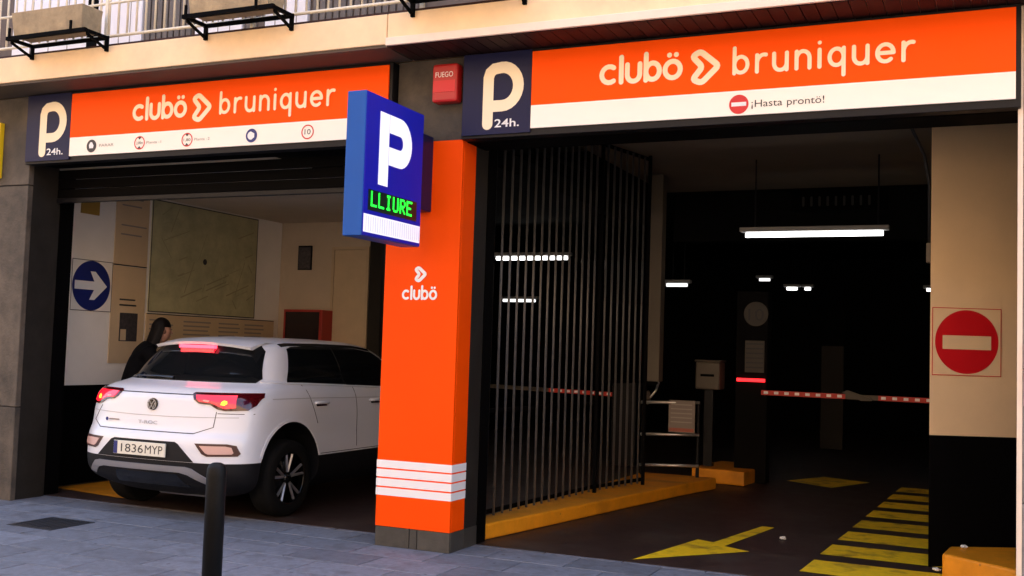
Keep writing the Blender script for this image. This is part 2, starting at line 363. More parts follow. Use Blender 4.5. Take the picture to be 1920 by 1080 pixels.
# upper wall and balcony doors
box('upper_wall', -9.8, 8.2, .42, 17.4, 4.006, 12.5, M['upper'], B)  # unseen depth filled solid to keep sun out of the hall
box('roof', -9.8, 8.2, .4, 17.4, 12.502, 12.7, M['upper'], B)
for x0, x1, m in ((-5.30,-4.30,'doorwhite'),(-4.17,-3.62,'doorwhite'),(-2.98,-2.45,'doorwhite'),(-2.2,-1.75,'doorwhite'),(1.2,2.6,'doorwhite')):
    d = box('balcony_door', x0, x1, .372, .4195, 4.05, 6.4, M[m], B, bevel=.006)
    for k in range(1, 4): box('panel_joint', x0+(x1-x0)*k/4-.004, x0+(x1-x0)*k/4+.004, .369, .3715, 4.1, 6.3, M['grey_print'], d)
for x0, x1 in ((-3.58,-3.02),(-2.42,-2.22),(-1.7,-.6)):
    s = box('shutter_frame', x0, x1, .39, .4195, 4.05, 6.4, M['upper'], B)
    nx = int((x1-x0)/.07)
    for k in range(nx): box('shutter_slat', x0+.01+k*.07, x0+.06+k*.07, .372, .3895, 4.08, 6.35, M['shutter'], s)
box('door_post', -4.296, -4.175, .365, .4195, 4.03, 6.5, M['black'], B)
# interior: left bay
box('left_bay_wall', -5.3, -5.0, .40, 4.56, 1.02, 3.13, M['offwhite'], B)
box('left_bay_dado', -5.3, -4.994, .40, 4.56, 0, 1.019, M['black'], B)
box('left_bay_back_wall', -5.3, -3.60, 4.562, 4.8, 0, 3.13, M['backwall'], B)
box('left_bay_pier', -3.598, -3.42, 4.54, 4.8, 0, 3.13, M['reveal'], B)
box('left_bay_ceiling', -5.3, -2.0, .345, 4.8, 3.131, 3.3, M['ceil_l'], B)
box('left_bay_ceiling', -1.998, -.30, .345, 4.8, 3.131, 3.3, M['hall'], B)  # same ceiling in near-black, painting the dark behind the bars
# interior: hall
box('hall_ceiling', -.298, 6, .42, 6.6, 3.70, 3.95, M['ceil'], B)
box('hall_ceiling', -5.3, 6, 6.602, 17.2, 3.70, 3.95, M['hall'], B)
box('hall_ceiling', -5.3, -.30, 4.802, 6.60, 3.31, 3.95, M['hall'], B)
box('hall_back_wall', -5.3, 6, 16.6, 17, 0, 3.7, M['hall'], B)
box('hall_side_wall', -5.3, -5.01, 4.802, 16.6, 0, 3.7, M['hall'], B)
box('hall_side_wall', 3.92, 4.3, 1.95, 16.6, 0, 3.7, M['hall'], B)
box('hall_side_wall', 3.925, 4.3, .501, 1.949, 0, 3.7, M['hall'], B)  # unseen filler wall added to stop light leaking into the bay
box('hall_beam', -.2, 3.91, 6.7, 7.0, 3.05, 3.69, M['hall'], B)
# splayed wall with the no-entry sign: beige above, black below
wp = [(3.25,1.55),(3.95,1.98),(3.95,2.3),(3.27,2.3)]
wp = [(3.25,1.55),(3.92,1.86),(3.92,2.3),(3.27,2.3)]
obj('splay_wall', MB().prism([(x,y,.985) for x,y in wp], (0,0,2.70)), M['beige'], B)
obj('splay_wall_dado', MB().prism([(x,y-.004 if y < 2 else y,0) for x,y in wp], (0,0,.984)), M['black'], B)
rebase(B)
SPL = Plane((3.25,1.55,0), (.67,.31,0), (0,0,1))

# ------------------------------------------------------------------ orange pillar
P = thing('orange_pillar', 'orange clad pillar between the openings with four white bands near its foot', 'pillar', (-.32, .1, 0))
box('cladding', -.642, .002, -.012, .018, .15, 3.112, M['orange'], P, bevel=.004)
box('side_cladding', -.028, .003, .0185, .225, .15, 3.112, M['orange'], P, bevel=.003)
for k in range(4):
    z0 = .385+k*.07
    box('white_band', -.645, .005, -.0145, .0, z0, z0+.058, M['white_print'], P)
    box('white_band', .0035, .0055, .0005, .226, z0, z0+.058, M['white_print'], P)
box('plinth_core', -.625, -.008, .006, .45, 0, .149, M['mortar'], P)
for x0, x1 in ((-.64,-.345),(-.338,-.278),(-.272,.0)): box('plinth_tile', x0, x1, -.008, .005, 0, .147, M['plinth'], P, bevel=.002)
for y0, y1 in ((.0055,.22),(.226,.45)): box('plinth_tile', -.007, .004, y0, y1, 0, .147, M['plinth'], P, bevel=.002)
CH = [(.345,.93),(1,.5),(.40,.055),(.08,.17),(.43,.5),(.06,.80)]
def soften(pts, r=.13, n=5):
    out = []
    for i, p in enumerate(pts):
        p = np.array(p); a = np.array(pts[i-1]); b = np.array(pts[(i+1) % len(pts)])
        pa = p+(a-p)*min(.45, r/np.linalg.norm(a-p)); pb = p+(b-p)*min(.45, r/np.linalg.norm(b-p))
        for t in np.linspace(0, 1, n): out.append(tuple((1-t)**2*pa+2*t*(1-t)*p+t*t*pb))
    return out
def chevron(pl, a0, a1, b0, b1, wt, m, parent, d=.003):
    pts = [(a0+wt/2+x*(a1-a0-wt), b0+wt/2+y*(b1-b0-wt)) for x, y in soften(CH)]
    return strokes('chevron_logo', pl, [(pts, True)], wt, m, d, parent)
fp = FAC(-.012)
chevron(fp, -.385, -.265, 2.012, 2.157, .026, M['white_print'], P)
word('logo_lettering', fp, 'clubö', -.472, 1.890, .072, .296, .0185, M['white_print'], parent=P, gap=.2)
rebase(P)

# ------------------------------------------------------------------ entrance and exit signs
def fascia(name, label, x0, xo, x1, kind):
    s = thing(name, label, 'sign', ((x0+x1)/2, 0, 3.1))
    box('frame', x0-.012, x1+.03, -.045, .058, 3.105, 3.752, M['frame'], s, bevel=.004)
    box('parking_panel', x0, xo-.004, -.06, -.0455, 3.128, 3.745, M['sign_navy'], s)
    box('orange_panel', xo, x1, -.06, -.0455, 3.326, 3.728, M['sign_orange'], s)
    box('white_strip', xo, x1, -.0602, -.0455, 3.157, 3.3255, M['sign_white'], s)
    pl = FAC(-.06); px = x0+.168
    strokes('parking_letter', pl, [([(px+.045,3.205),(px+.045,3.555),(px+.058,3.595),(px+.09,3.62)]+arc(px+.16,3.483,.13,.145,95,-90,14)+[(px+.14,3.338)], False), ([(px+.14,3.338),(px+.07,3.338)], False)], .086, M['cream'], .003, s)
    text('hours_text', pl, '24h.', x0+.272, 3.178, .062, M['white_print'], width=.20, parent=s, bold=.012)
    ox = x0+1.11 if kind == 'exit' else xo+.746
    if kind == 'exit': ox = xo+.541
    word('logo_lettering', pl, 'clubö', ox, 3.438, .138, .586, .036, M['cream'], parent=s, gap=.17)
    chevron(pl, ox+.63, ox+.868, 3.362, 3.658, .042, M['cream'], s)
    word('street_name_lettering', pl, 'brUniqUer', ox+.945, 3.438, .130, 1.15, .027, M['cream'], parent=s, gap=.36)
    if kind == 'exit':
        poly('no_entry_disc', pl, circ(ox+.99, 3.232, .066), M['red_print'], .0032, s); poly('no_entry_bar', pl, rect(ox+.94, ox+1.04, 3.219, 3.246), M['white_print'], .0045, s)
        text('farewell_word', pl, '¡Hasta', ox+1.075, 3.207, .050, M['dark_print'], width=.205, parent=s); text('farewell_word', pl, 'prontö!', ox+1.31, 3.207, .050, M['dark_print'], width=.24, parent=s)
    else:
        def ring(cx, m, r=.055, wt=.010): strokes('round_symbol', pl, [(circ(cx, 3.236, r), True)], wt, m, .0032, s)
        poly('round_symbol', pl, circ(-3.711, 3.236, .058), M['dark_print'], .0032, s)
        poly('hand_mark', pl, [(-3.735,3.215),(-3.69,3.215),(-3.685,3.24),(-3.705,3.27),(-3.725,3.27),(-3.74,3.245)], M['white_print'], .0042, s)
        text('symbol_text', pl, 'PARAR', -3.62, 3.224, .026, M['grey_print'], width=.17, parent=s)
        for cx, t, tt in ((-3.151, '2,00m', 'Planta -1'), (-2.623, '1,80', 'Planta -2')):
            ring(cx, M['red_print'])
            text('symbol_figure', pl, t, cx-.037, 3.224, .026, M['dark_print'], width=.074, parent=s)
            text('symbol_text', pl, tt, cx+.078, 3.224, .024, M['grey_print'], width=.165, parent=s)
            for e in (-1, 1): poly('limit_mark', pl, [(cx-.02,3.236+e*.05),(cx+.02,3.236+e*.05),(cx,3.236+e*.028)][::e], M['dark_print'], .0046, s)
        poly('round_symbol', pl, circ(-1.944, 3.236, .058), M['navy_print'], .0032, s)
        poly('lamp_mark', pl, arc(-1.95,3.236,.034,.034,90,270)+[(-1.945,3.20),(-1.915,3.22),(-1.915,3.252)], M['white_print'], .0042, s)
        ring(-1.386, M['red_print']); text('symbol_figure', pl, '10', -1.415, 3.216, .045, M['dark_print'], width=.058, parent=s)
    rebase(s); return s
fascia('garage_sign', 'long orange garage sign with a row of small round symbols along its white strip', -4.53, -3.981, -.648, 'in')
fascia('garage_sign', 'long orange garage sign with a red no-entry disc and farewell text on its white strip', .012, .575, 3.80, 'exit')

# ------------------------------------------------------------------ projecting parking sign
s = thing('projecting_parking_sign', 'blue box parking sign with green lit lettering projecting from the orange pillar', 'sign', (-.31, -.1, 2.27))
box('case', -.395, -.243, -1.01, -.2, 2.272, 3.275, M['blue_edge'], s, bevel=.006)
box('face', -.2425, -.236, -1.004, -.206, 2.278, 3.269, M['blue_face'], s)
box('wall_bracket', -.375, -.25, -.199, -.013, 2.56, 3.14, M['sign_navy'], s, bevel=.006)
pl = SIDE(-.236)
strokes('parking_letter', pl, [([(-.768,2.648),(-.768,3.165)], False), ([(-.701,3.10)]+arc(-.55,2.985,.108,.115,90,-90,14)+[(-.701,2.87)], False)], .13, M['lit_white'], .003, s, cap=False)
box('display_window', -.2355, -.2345, -.95, -.27, 2.455, 2.60, M['ledbg'], s)
led = {'L':['10000','10000','10000','10000','10000','10000','11111'],'I':['01110','00100','00100','00100','00100','00100','01110'],'U':['10001','10001','10001','10001','10001','10001','01110'],'R':['11110','10001','10001','11110','10100','10010','10001'],'E':['11111','10000','10000','11110','10000','10000','11111']}
mb = MB(); px_ = .0152; yy = -.912
for ch in 'LLIURE':
    for rI, rw in enumerate(led[ch]):
        for cI, c in enumerate(rw):
            if c == '1': mb.box(-.2344, -.2325, yy+cI*px_, yy+cI*px_+.0135, 2.576-rI*px_, 2.5895-rI*px_)
    yy += 6.5*px_
obj('led_lettering', mb, M['led'], s)
box('lower_panel', -.2355, -.2325, -.998, -.214, 2.30, 2.425, M['lit_white'], s)
pl2 = SIDE(-.2325); strokes('panel_grid', pl2, [([(-.97+k*.03,2.312),(-.97+k*.03,2.412)], False) for k in range(25)], .0035, M['grey_print'], .0015, s)
rebase(s)

# ------------------------------------------------------------------ fire alarm box on the pier
s = thing('alarm_box', 'small red alarm box lettered FUEGO on the pier above the orange pillar', 'alarm', (-.11, 0, 3.38))
box('case', -.245, -.03, -.085, .018, 3.395, 3.69, M['alarm'], s, bevel=.018)
text('lettering', FAC(-.085), 'FUEGO', -.215, 3.585, .042, M['white_print'], width=.15, parent=s)
box('lens', -.232, -.045, -.0885, -.0855, 3.47, 3.56, M['red_print'], s); rebase(s)
# yellow sign at far left, pink sign at far right
s = thing('yellow_wall_sign', 'yellow sign fixed on the stone pier beside the entrance', 'sign', (-5.2, 0, 3.0))
box('panel', -5.5, -4.885, -.05, -.001, 2.995, 3.52, M['yellow_sign'], s, bevel=.005)
box('edge_strip', -5.5, -4.885, -.053, -.0505, 2.995, 3.03, M['frame'], s); rebase(s)
s = thing('pink_wall_sign', 'pale pink square sign with a red ring on the pale stone pier', 'sign', (4.1, 0, 1.3))
box('panel', 3.852, 4.32, -.012, -.001, 1.285, 1.66, M['pink_sign'], s)
strokes('red_ring', FAC(-.012), [(circ(4.02,1.47,.15), True)], .035, M['red_print'], .003, s); rebase(s)

# ------------------------------------------------------------------ no-entry sign on the splayed wall
s = thing('no_entry_sign', 'red and cream no-entry sign in a thin dark square outline on beige wall', 'sign', (3.5, 1.65, 1.43))
obj('panel', MB().prism([SPL.p(.012,1.438,.001), SPL.p(.545,1.438,.001), SPL.p(.545,1.957,.001), SPL.p(.012,1.957,.001)], SPL.n*.003), M['beige'], s)
strokes('outline', SPL, [(rect(.016,.541,1.442,1.953), True)], .006, M['red_print'], .0055, s)
poly('red_disc', SPL, [(.279+(.243)*math.cos(t*math.pi/32), 1.697+.243*math.sin(t*math.pi/32)) for t in range(64)], M['red_print'], .0056, s)
poly('bar', SPL, rect(.093,.465,1.640,1.745), M['beige'], .0072, s); rebase(s)

# ------------------------------------------------------------------ left bay wall signs
LW = SIDE(-4.988)
def panel(name, label, cat, y0, y1, z0, z1, m, group=None):
    s = thing(name, label, cat, (-5.0, (y0+y1)/2, z0), group)
    box('board', -4.999, -4.988, y0, y1, z0, z1, m, s); return s
s = panel('direction_sign', 'round blue sign with a white right-pointing arrow on the off-white wall', 'sign', 1.0, 1.565, 1.795, 2.335, M['offwhite'])
strokes('outline', LW, [(rect(1.005,1.56,1.80,2.33), True)], .007, M['dark_print'], .002, s)
poly('blue_disc', LW, circ(1.275, 2.065, .262), M['navy_print'], .0024, s)
poly('arrow', LW, [(1.045,2.02),(1.31,2.02),(1.25,1.915),(1.32,1.915),(1.49,2.065),(1.32,2.215),(1.25,2.215),(1.31,2.11),(1.045,2.11)], M['white_print'], .004, s); rebase(s)
s = panel('ochre_plate', 'small plain ochre plate high on the wall above the arrow sign', 'plate', 1.085, 1.335, 2.815, 3.0, mat('ochre', (.40, .24, .04), .5)); rebase(s)
def lines(s, y0, y1, zs, m='dark_print', wt=.016):
    for z in zs: strokes('text_line', LW, [([(y0, z),(y0+(y1-y0)*random.uniform(.72, 1), z)], False)], wt, M[m], .002, s)
s = panel('tariff_board', 'upper tan notice board with four dark lines of print', 'notice board', 1.575, 2.07, 2.315, 3.12, M['poster'])
lines(s, 1.66, 2.05, (3.06,2.98,2.76,2.66), 'grey_print'); strokes('outline', LW, [([(1.58,2.32),(2.065,2.32)], False)], .012, M['dark_print'], .002, s); rebase(s)
s = panel('notice_board', 'lower tan notice board with a small dark picture on it', 'notice board', 1.565, 2.07, 1.25, 2.31, M['poster'])
lines(s, 1.69, 1.95, (1.945,1.885), 'dark_print', .018)
box('picture', -4.9875, -4.984, 1.70, 1.965, 1.49, 1.80, M['photo'], s); poly('picture_patch', SIDE(-4.984), rect(1.715,1.80,1.50,1.62), M['poster'], .001, s); rebase(s)
s = panel('wall_map', 'large olive street map board on the wall beside the notice boards', 'map', 2.12, 4.03, 1.83, 3.11, M['map'])
MAPL = mat('map_line', (.33, .30, .18), .6)
for k in range(34):
    y0, z0 = random.uniform(2.25, 3.9), random.uniform(1.95, 2.95); a = random.choice((.35, -.9, .35, 1.2)); l = random.uniform(.1, .45)
    y1, z1 = min(3.98, y0+l*math.cos(a)), min(3.05, max(1.88, z0+l*math.sin(a)))
    strokes('map_street', LW, [([(y0,z0),(y1,z1)], False)], random.uniform(.006,.016), random.choice((MAPL, MAPL, M['map'])), .002+.0003*k, s)
poly('map_marker', LW, circ(3.02, 2.47, .035), M['dark_print'], .016, s)
strokes('outline', LW, [(rect(2.125,4.025,1.835,3.105), True)], .012, M['dark_print'], .001, s); rebase(s)
s = panel('rules_board', 'low tan board of dense small print under the street map', 'notice board', 2.10, 4.45, 1.18, 1.815, M['poster'])
for y0, y1 in ((2.16,2.55),(2.72,3.2),(3.35,3.75),(3.85,4.3)): lines(s, y0, y1, (1.74,1.69,1.64,1.59,1.54,1.49,1.44), 'grey_print', .018)
strokes('outline', LW, [([(2.11,1.81),(4.44,1.81)], False)], .012, M['dark_print'], .0021, s); rebase(s)
BW = FAC(4.561)
s = thing('framed_picture', 'small dark framed picture on the tan back wall', 'picture', (-4.6, 4.56, 2.5))
box('frame', -4.71, -4.5, 4.54, 4.561, 2.50, 2.82, M['frame'], s); box('print', -4.70, -4.51, 4.535, 4.5395, 2.515, 2.80, M['photo'], s); rebase(s)
s = thing('fire_hose_cabinet', 'red fire hose cabinet with dark glass front on the back wall', 'cabinet', (-4.45, 4.5, 1.3))
box('case', -4.72, -4.13, 4.30, 4.561, 1.35, 1.965, M['firered'], s, bevel=.006)
box('glass_door', -4.69, -4.16, 4.292, 4.2995, 1.38, 1.94, M['glass'], s)
strokes('door_frame', FAC(4.2915), [(rect(-4.70,-4.15,1.37,1.95), True)], .03, M['firered'], .002, s); rebase(s)
s = thing('service_door', 'plain tan service door in the back wall beyond the car', 'door', (-3.88, 4.55, 0))
box('leaf', -4.13, -3.645, 4.535, 4.561, 0.005, 2.76, M['wood'], s, bevel=.004)
for a, b_ in ((-4.17,-4.132),(-3.643,-3.605)): box('jamb', a, b_, 4.525, 4.561, .0, 2.80, M['wood'], s)
box('head', -4.131, -3.644, 4.525, 4.561, 2.762, 2.80, M['wood'], s); obj('handle', MB().tube([(-4.09,4.52,1.05),(-4.09,4.49,1.05),(-3.99,4.49,1.05)], .01), M['steel'], s); rebase(s)
# roller shutter over the entrance
s = thing('roller_shutter', 'rolled-up black shutter hanging below the entrance sign', 'shutter', (-2.5, .4, 2.8))
for k in range(3): box('slat', -4.59, -.604, .352+.003*(k % 2), .385, 2.845+k*.092, 2.845+k*.092+.086, M['black'], s, bevel=.006)
box('bottom_bar', -4.59, -.604, .345, .392, 2.80, 2.8445, M['frame'], s, bevel=.005); rebase(s)

# ------------------------------------------------------------------ folding bar fence and kerbs in the exit bay
s = thing('bar_fence', 'tall black vertical bar fence along the exit bay, glossy bars floor to ceiling', 'fence', (0, 2, 0))
fa, fb, fc = Vector((-.11,.66,0)), Vector((.075,3.0,0)), Vector((.285,3.95,0))
bm_bar = MB().tube([(0,0,.155),(0,0,3.66)], .0115, 10).mesh('bar')
for a, b_, n in ((fa, fb, 17), (fb+(fc-fb)*.10, fc, 8)):
    for k in range(n):
        p = a.lerp(b_, k/(n-1)); o = link('bar', bm_bar, M['bar'], s, smooth=True); o.location = (p.x, p.y, 0)
for a, b_, zs in ((fa, fb, (.17,1.0,3.30,3.64)), (fb, fc, (.17,1.22,2.05,2.9,3.64))):
    d = (b_-a).normalized(); nrm = Vector((-d.y, d.x, 0))*.02
    for z in zs:
        obj('rail', MB().prism([a+nrm+Vector((0,0,z)), b_+nrm+Vector((0,0,z)), b_+nrm*1.9+Vector((0,0,z)), a+nrm*1.9+Vector((0,0,z))], (0,0,.035)), M['black'], s)
for p in (fa-Vector((0,.05,0)), fb, fc): box('post', p.x-.02, p.x+.012, p.y-.016, p.y+.016, .12, 3.69, M['black'], s)
rebase(s)
def kerb(name, label, pts, h, cat='kerb'):
    s = obj(name, MB().prism([(x, y, .002) for x, y in pts], (0,0,h)), M['kerb'], bevel=.018); return tag(s, label, cat)
kerb('yellow_kerb', 'long orange yellow kerb at the foot of the black bar fence', [(-.02,.575),(.10,1.25),(.28,2.3),(.47,3.4),(.62,4.3),(.80,5.15),(-.1,5.2),(-.22,.60)], .13)
kerb('yellow_kerb', 'short yellow kerb block beyond the guard rail', [(.35,5.75),(1.02,5.62),(1.12,6.7),(.45,6.85)], .17)
kerb('yellow_kerb', 'bright orange yellow kerb block at the foot of the beige and black wall', [(3.36,1.16),(3.40,1.52),(3.93,1.82),(3.93,.70)], .17)
tag(box('dropped_ramp', -5.0, -4.97, .93, 1.9, .0, .10, M['kerb']), 'narrow yellow edging at the foot of the black wall', 'kerb')
bpy.data.objects.remove(bpy.data.objects['dropped_ramp'])

# beige duct, mirror, guard rail, boxes, lamps, booms
s = thing('wall_duct', 'square beige duct dropping from the ceiling beside the bar fence', 'duct', (.05, 5.2, 1.2))
box('casing', -.09, .085, 5.15, 5.32, 1.21, 3.695, M['duct'], s, bevel=.006)
box('end_collar', -.075, .07, 5.165, 5.305, 1.16, 1.2095, M['black'], s); rebase(s)
s = thing('traffic_mirror', 'small round mirror on a bent arm below the beige duct', 'mirror', (.02, 5.3, 1.0))
obj('disc', MB().lathe([(0,-.02),(.075,-.018),(.085,0),(.07,.012),(0,.02)], 24, (-.02,5.08,1.02), 'X'), M['machine'], s, smooth=True)
obj('arm', MB().tube([(.0,5.1,1.02),(.06,5.12,1.10),(.07,5.2,1.2)], .014), M['steel'], s); rebase(s)
s = thing('guard_rail', 'low grey tube guard rail standing on the yellow kerb', 'railing', (.15, 5.0, .13))
for z in (.60,.245,.97): obj('rail', MB().tube([(-.05,4.9,z),(.62,5.02,z+.02)], .018), M['steel'], s, smooth=True)
for q in (0,1): obj('post', MB().tube([(-.03+q*.63,4.93+q*.11,.12),(-.03+q*.63,4.93+q*.11,.99)], .02), M['frame'], s)
rebase(s)
s = thing('rail_notice', 'paper notice with small print fixed to the guard rail', 'notice', (.42, 4.98, .63))
box('sheet', .27, .58, 4.955, 4.962, .64, 1.01, M['paper'], s)
for k in range(5): strokes('text_line', FAC(4.955), [([(.30,.96-.05*k),(.54,.96-.05*k)], False)], .014, M['grey_print'], .002, s)
poly('red_strip', FAC(4.955), rect(.28,.57,.65,.69), mat('dull_red', (.3,.08,.05), .6), .002, s); rebase(s)
s = thing('ticket_machine', 'beige box on a post behind the guard rail', 'machine', (.48, 6.0, 0))
box('head', .335, .64, 5.9, 6.2, 1.12, 1.46, M['machine'], s, bevel=.02); box('lid', .325, .65, 5.885, 6.21, 1.461, 1.485, M['machine'], s, bevel=.008)
box('post', .43, .54, 6.0, 6.1, .0, 1.1195, M['frame'], s); box('slot', .40, .57, 5.893, 5.8995, 1.28, 1.31, M['black'], s); rebase(s)
s = thing('barrier_cabinet', 'dark exit barrier column with a lit red bar and a round 10 sign', 'barrier', (1.0, 6.2, 0))
box('column', .80, 1.19, 6.06, 6.3, 0, 2.35, M['hall'], s, bevel=.01)
box('red_light_bar', .82, 1.165, 6.03, 6.0595, 1.235, 1.275, M['redled'], s, bevel=.004)
pl = FAC(6.06); poly('speed_disc', pl, circ(1.04, 2.07, .15), M['hall_pale'], .003, s); text('speed_figure', pl, '10', .945, 1.99, .15, M['dark_print'], width=.19, d=.005, parent=s)
box('info_plate', .915, 1.15, 6.05, 6.0595, 1.35, 1.74, M['hall_pale'], s)
for k in range(6): strokes('text_line', FAC(6.05), [([(.935,1.70-.058*k),(1.13,1.70-.058*k)], False)], .018, M['dark_print'], .002, s)
rebase(s)
def boom(name, label, x0, x1, y, z0, z1, bare):
    s = thing(name, label, 'barrier', (x0, y, z0)); n = int((x1-x0)/.12); 
    for k in range(n):
        a, b_ = k/n, (k+1)/n; xa, xb = x0+(x1-x0)*a, x0+(x1-x0)*b_; za, zb = z0+(z1-z0)*a, z0+(z1-z0)*b_
        w_ = bare[0] < xa < bare[1]
        obj('boom_segment', MB().prism([(xa,y,za-.028),(xb,y,zb-.028),(xb,y,zb+.028),(xa,y,za+.028)], (0,.045,0)), M['machine'] if w_ else M['boomred'], s)
        if not w_: obj('reflector', MB().prism([((xa+xb)/2-.03,y-.004,za-.014),((xa+xb)/2+.022,y-.004,za-.014),((xa+xb)/2+.022,y-.004,za+.018),((xa+xb)/2-.03,y-.004,za+.018)], (0,.0035,0)), M['boomwhite'], s)
    return s
s = boom('barrier_boom', 'red barrier boom with pale reflectors and a beige folding joint across the exit lane', 1.13, 3.35, 6.0, 1.11, 1.10, (2.02, 2.42))
obj('folding_joint', MB().prism([(2.08,5.95,1.155),(2.14,5.95,1.185),(2.40,5.95,1.10),(2.42,5.95,1.07),(2.30,5.95,1.065)], (0,.045,0)), M['machine'], s); rebase(s)
s = boom('barrier_boom', 'red and white barrier boom seen through the black bar fence', -3.15, -1.1, 7.0, 1.0, .96, (-3.2, -2.1))
box('column', -1.1, -.75, 6.95, 7.3, 0, 1.15, M['frame'], s, bevel=.01); rebase(s)
def tube_lamp(label, x0, x1, y, z, rods=True, dim=False, ceil=3.7):
    s = thing('tube_lamp', label, 'lamp', ((x0+x1)/2, y, z), 'lit tube lamps in the garage')
    box('housing', x0-.06, x1+.06, y-.06, y+.06, z+.02, z+.07, M['lampbody'], s, bevel=.008)
    obj('tube', MB().tube([(x0,y,z-.012),(x1,y,z-.012)], .026, 12), M['tube_dim'] if dim else M['tube'], s, smooth=True)
    if rods:
        for q in (x0+.1, x1-.05): obj('rod', MB().tube([(q,y,z+.07),(q,y,ceil)], .008, 8), M['frame'], s)
    rebase(s)
tube_lamp('white tube lamp on two rods over the exit lane', 1.22, 2.65, 4.5, 2.88)
tube_lamp('white tube lamp shining in a dotted row behind the bar fence', -2.95, -1.84, 7.0, 2.88)
tube_lamp('short distant tube lamp, the brighter of two end to end deep in the hall', .23, .42, 13, 2.85)
tube_lamp('short distant tube lamp end to end beside the brighter one deep in the hall', .56, .66, 13, 2.85)
tube_lamp('faint tube lamp hanging a little higher than the distant pair', -.32, -.12, 13.2, 3.03, dim=True)
tube_lamp('faint tube lamp seen just beyond the beige duct', -1.08, -.74, 9.5, 2.67, dim=True)
tube_lamp('faint low tube lamp glimpsed through the bars below the dotted row', -4.65, -4.0, 11, 2.47, dim=True)
tube_lamp('short tube lamp glowing at the edge of the beige wall', 2.66, 2.9, 13, 2.84)
s = thing('hanging_lettered_board', 'dim black board with faint pale lettering hanging under the hall beam', 'sign', (2.2, 6.6, 3.4))
box('board', 1.35, 2.5, 6.62, 6.65, 3.40, 3.66, M['black'], s); 
for k in range(9): strokes('faint_letter', FAC(6.62), [([(1.50+k*.1,3.48),(1.50+k*.1,3.58)], False)], .03, M['hall_faint'], .002, s)
rebase(s)
s = thing('wall_cable', 'black cable with a small beige box beside the beige wall', 'cable', (3.23, 1.7, 2.2))
obj('run', MB().tube([(2.95,1.2,3.70),(3.05,1.3,3.45),(3.2,1.5,3.12),(3.235,1.6,2.9),(3.235,1.62,2.35)], .012, 8), M['cable'], s, smooth=True)
box('junction_box', 3.215, 3.248, 1.57,1.66, 2.30, 2.45, M['machine'], s, bevel=.004); rebase(s)
s = thing('hall_door', 'dim tan door panel deep in the hall', 'door', (2.0, 12, 0))
box('leaf', 1.01, 1.38, 12.0, 12.05, .005, 1.78, M['hall_wood'], s); box('surround', 1.0, 1.39, 12.051, 12.12, .0, 2.4, M['hall'], s); rebase(s)

# ------------------------------------------------------------------ balcony railing, planters
s = thing('balcony_railing', 'cream metal railing of thin vertical bars on the balcony slab', 'railing', (-2, -.35, 4.0))
vb = MB().tube([(0,0,4.10),(0,0,5.05)], .0095, 8).mesh('baluster')
x = -9.6
while x < 8.1:
    o = link('baluster', vb, M['rail_w'], s, smooth=True); o.location = (x, -.36, 0); x += .102
for z, r in ((4.11,.014),(5.05,.02),(4.40,.012)): obj('rail', MB().tube([(-9.7,-.36,z),(8.2,-.36,z)], r, 8), M['rail_w'], s, smooth=True)
for k in range(12): box('post', -9.5+k*1.55-.015, -9.5+k*1.55+.015, -.375, -.345, 4.023, 5.05, M['rail_w'], s)
rebase(s)
def planter(x0, x1, label):
    s = thing('planter_box', label, 'planter', ((x0+x1)/2, -.56, 4.08), 'planters hung outside the balcony railing')
    x1_ = x1-.06
    mb = MB(); zb, zt = 4.092, 4.30
    o = [(x0+.02,-.66),(x1_-.02,-.66),(x1_-.02,-.47),(x0+.02,-.47)]; t = [(x0,-.68),(x1_,-.68),(x1_,-.45),(x0,-.45)]; ti = [(x0+.02,-.66),(x1_-.02,-.66),(x1_-.02,-.47),(x0+.02,-.47)]
    mb.v = [(a,b_,zb) for a,b_ in o]+[(a,b_,zt) for a,b_ in t]+[(a,b_,zt) for a,b_ in ti]+[(a,b_,zt-.04) for a,b_ in ti]
    mb.f = [(3,2,1,0)]+[(i,(i+1)%4,4+(i+1)%4,4+i) for i in range(4)]+[(4+i,4+(i+1)%4,8+(i+1)%4,8+i) for i in range(4)]+[(8+i,8+(i+1)%4,12+(i+1)%4,12+i) for i in range(4)]+[(12,13,14,15)]
    obj('trough', mb, M['planter'], s, bevel=.004)
    rebase(s)
    b = thing('planter_bracket', 'black iron bracket frame under the '+label, 'bracket', ((x0+x1)/2, -.5, 3.95), 'black planter brackets on the slab edge')
    box('front_bar', x0-.03, x1+.0, -.70, -.67, 4.055, 4.088, M['black'], b); box('back_bar', x0-.03, x1+.0, -.44, -.424, 4.055, 4.088, M['black'], b)
    for q in (x0-.02, x1-.03):
        box('leg', q, q+.028, -.447, -.4225, 3.955, 4.0545, M['black'], b)
        box('arm', q, q+.028, -.67, -.44, 4.058, 4.084, M['black'], b)
        obj('brace', MB().prism([(q+.004,-.66,4.057),(q+.022,-.66,4.057),(q+.022,-.447,3.985),(q+.004,-.447,3.985)], (0,0,-.02)), M['black'], b)
    for q in (x0+.0, x1-.17): box('stop', q, q+.02, -.705, -.6905, 4.07, 4.16, M['black'], b)
    rebase(b)
planter(-4.08, -3.20, 'weathered planter in front of the white balcony door')
planter(-2.15, -1.30, 'weathered planter in front of brown shutters')
planter(-.23, .68, 'weathered planter above the joint in the slab')

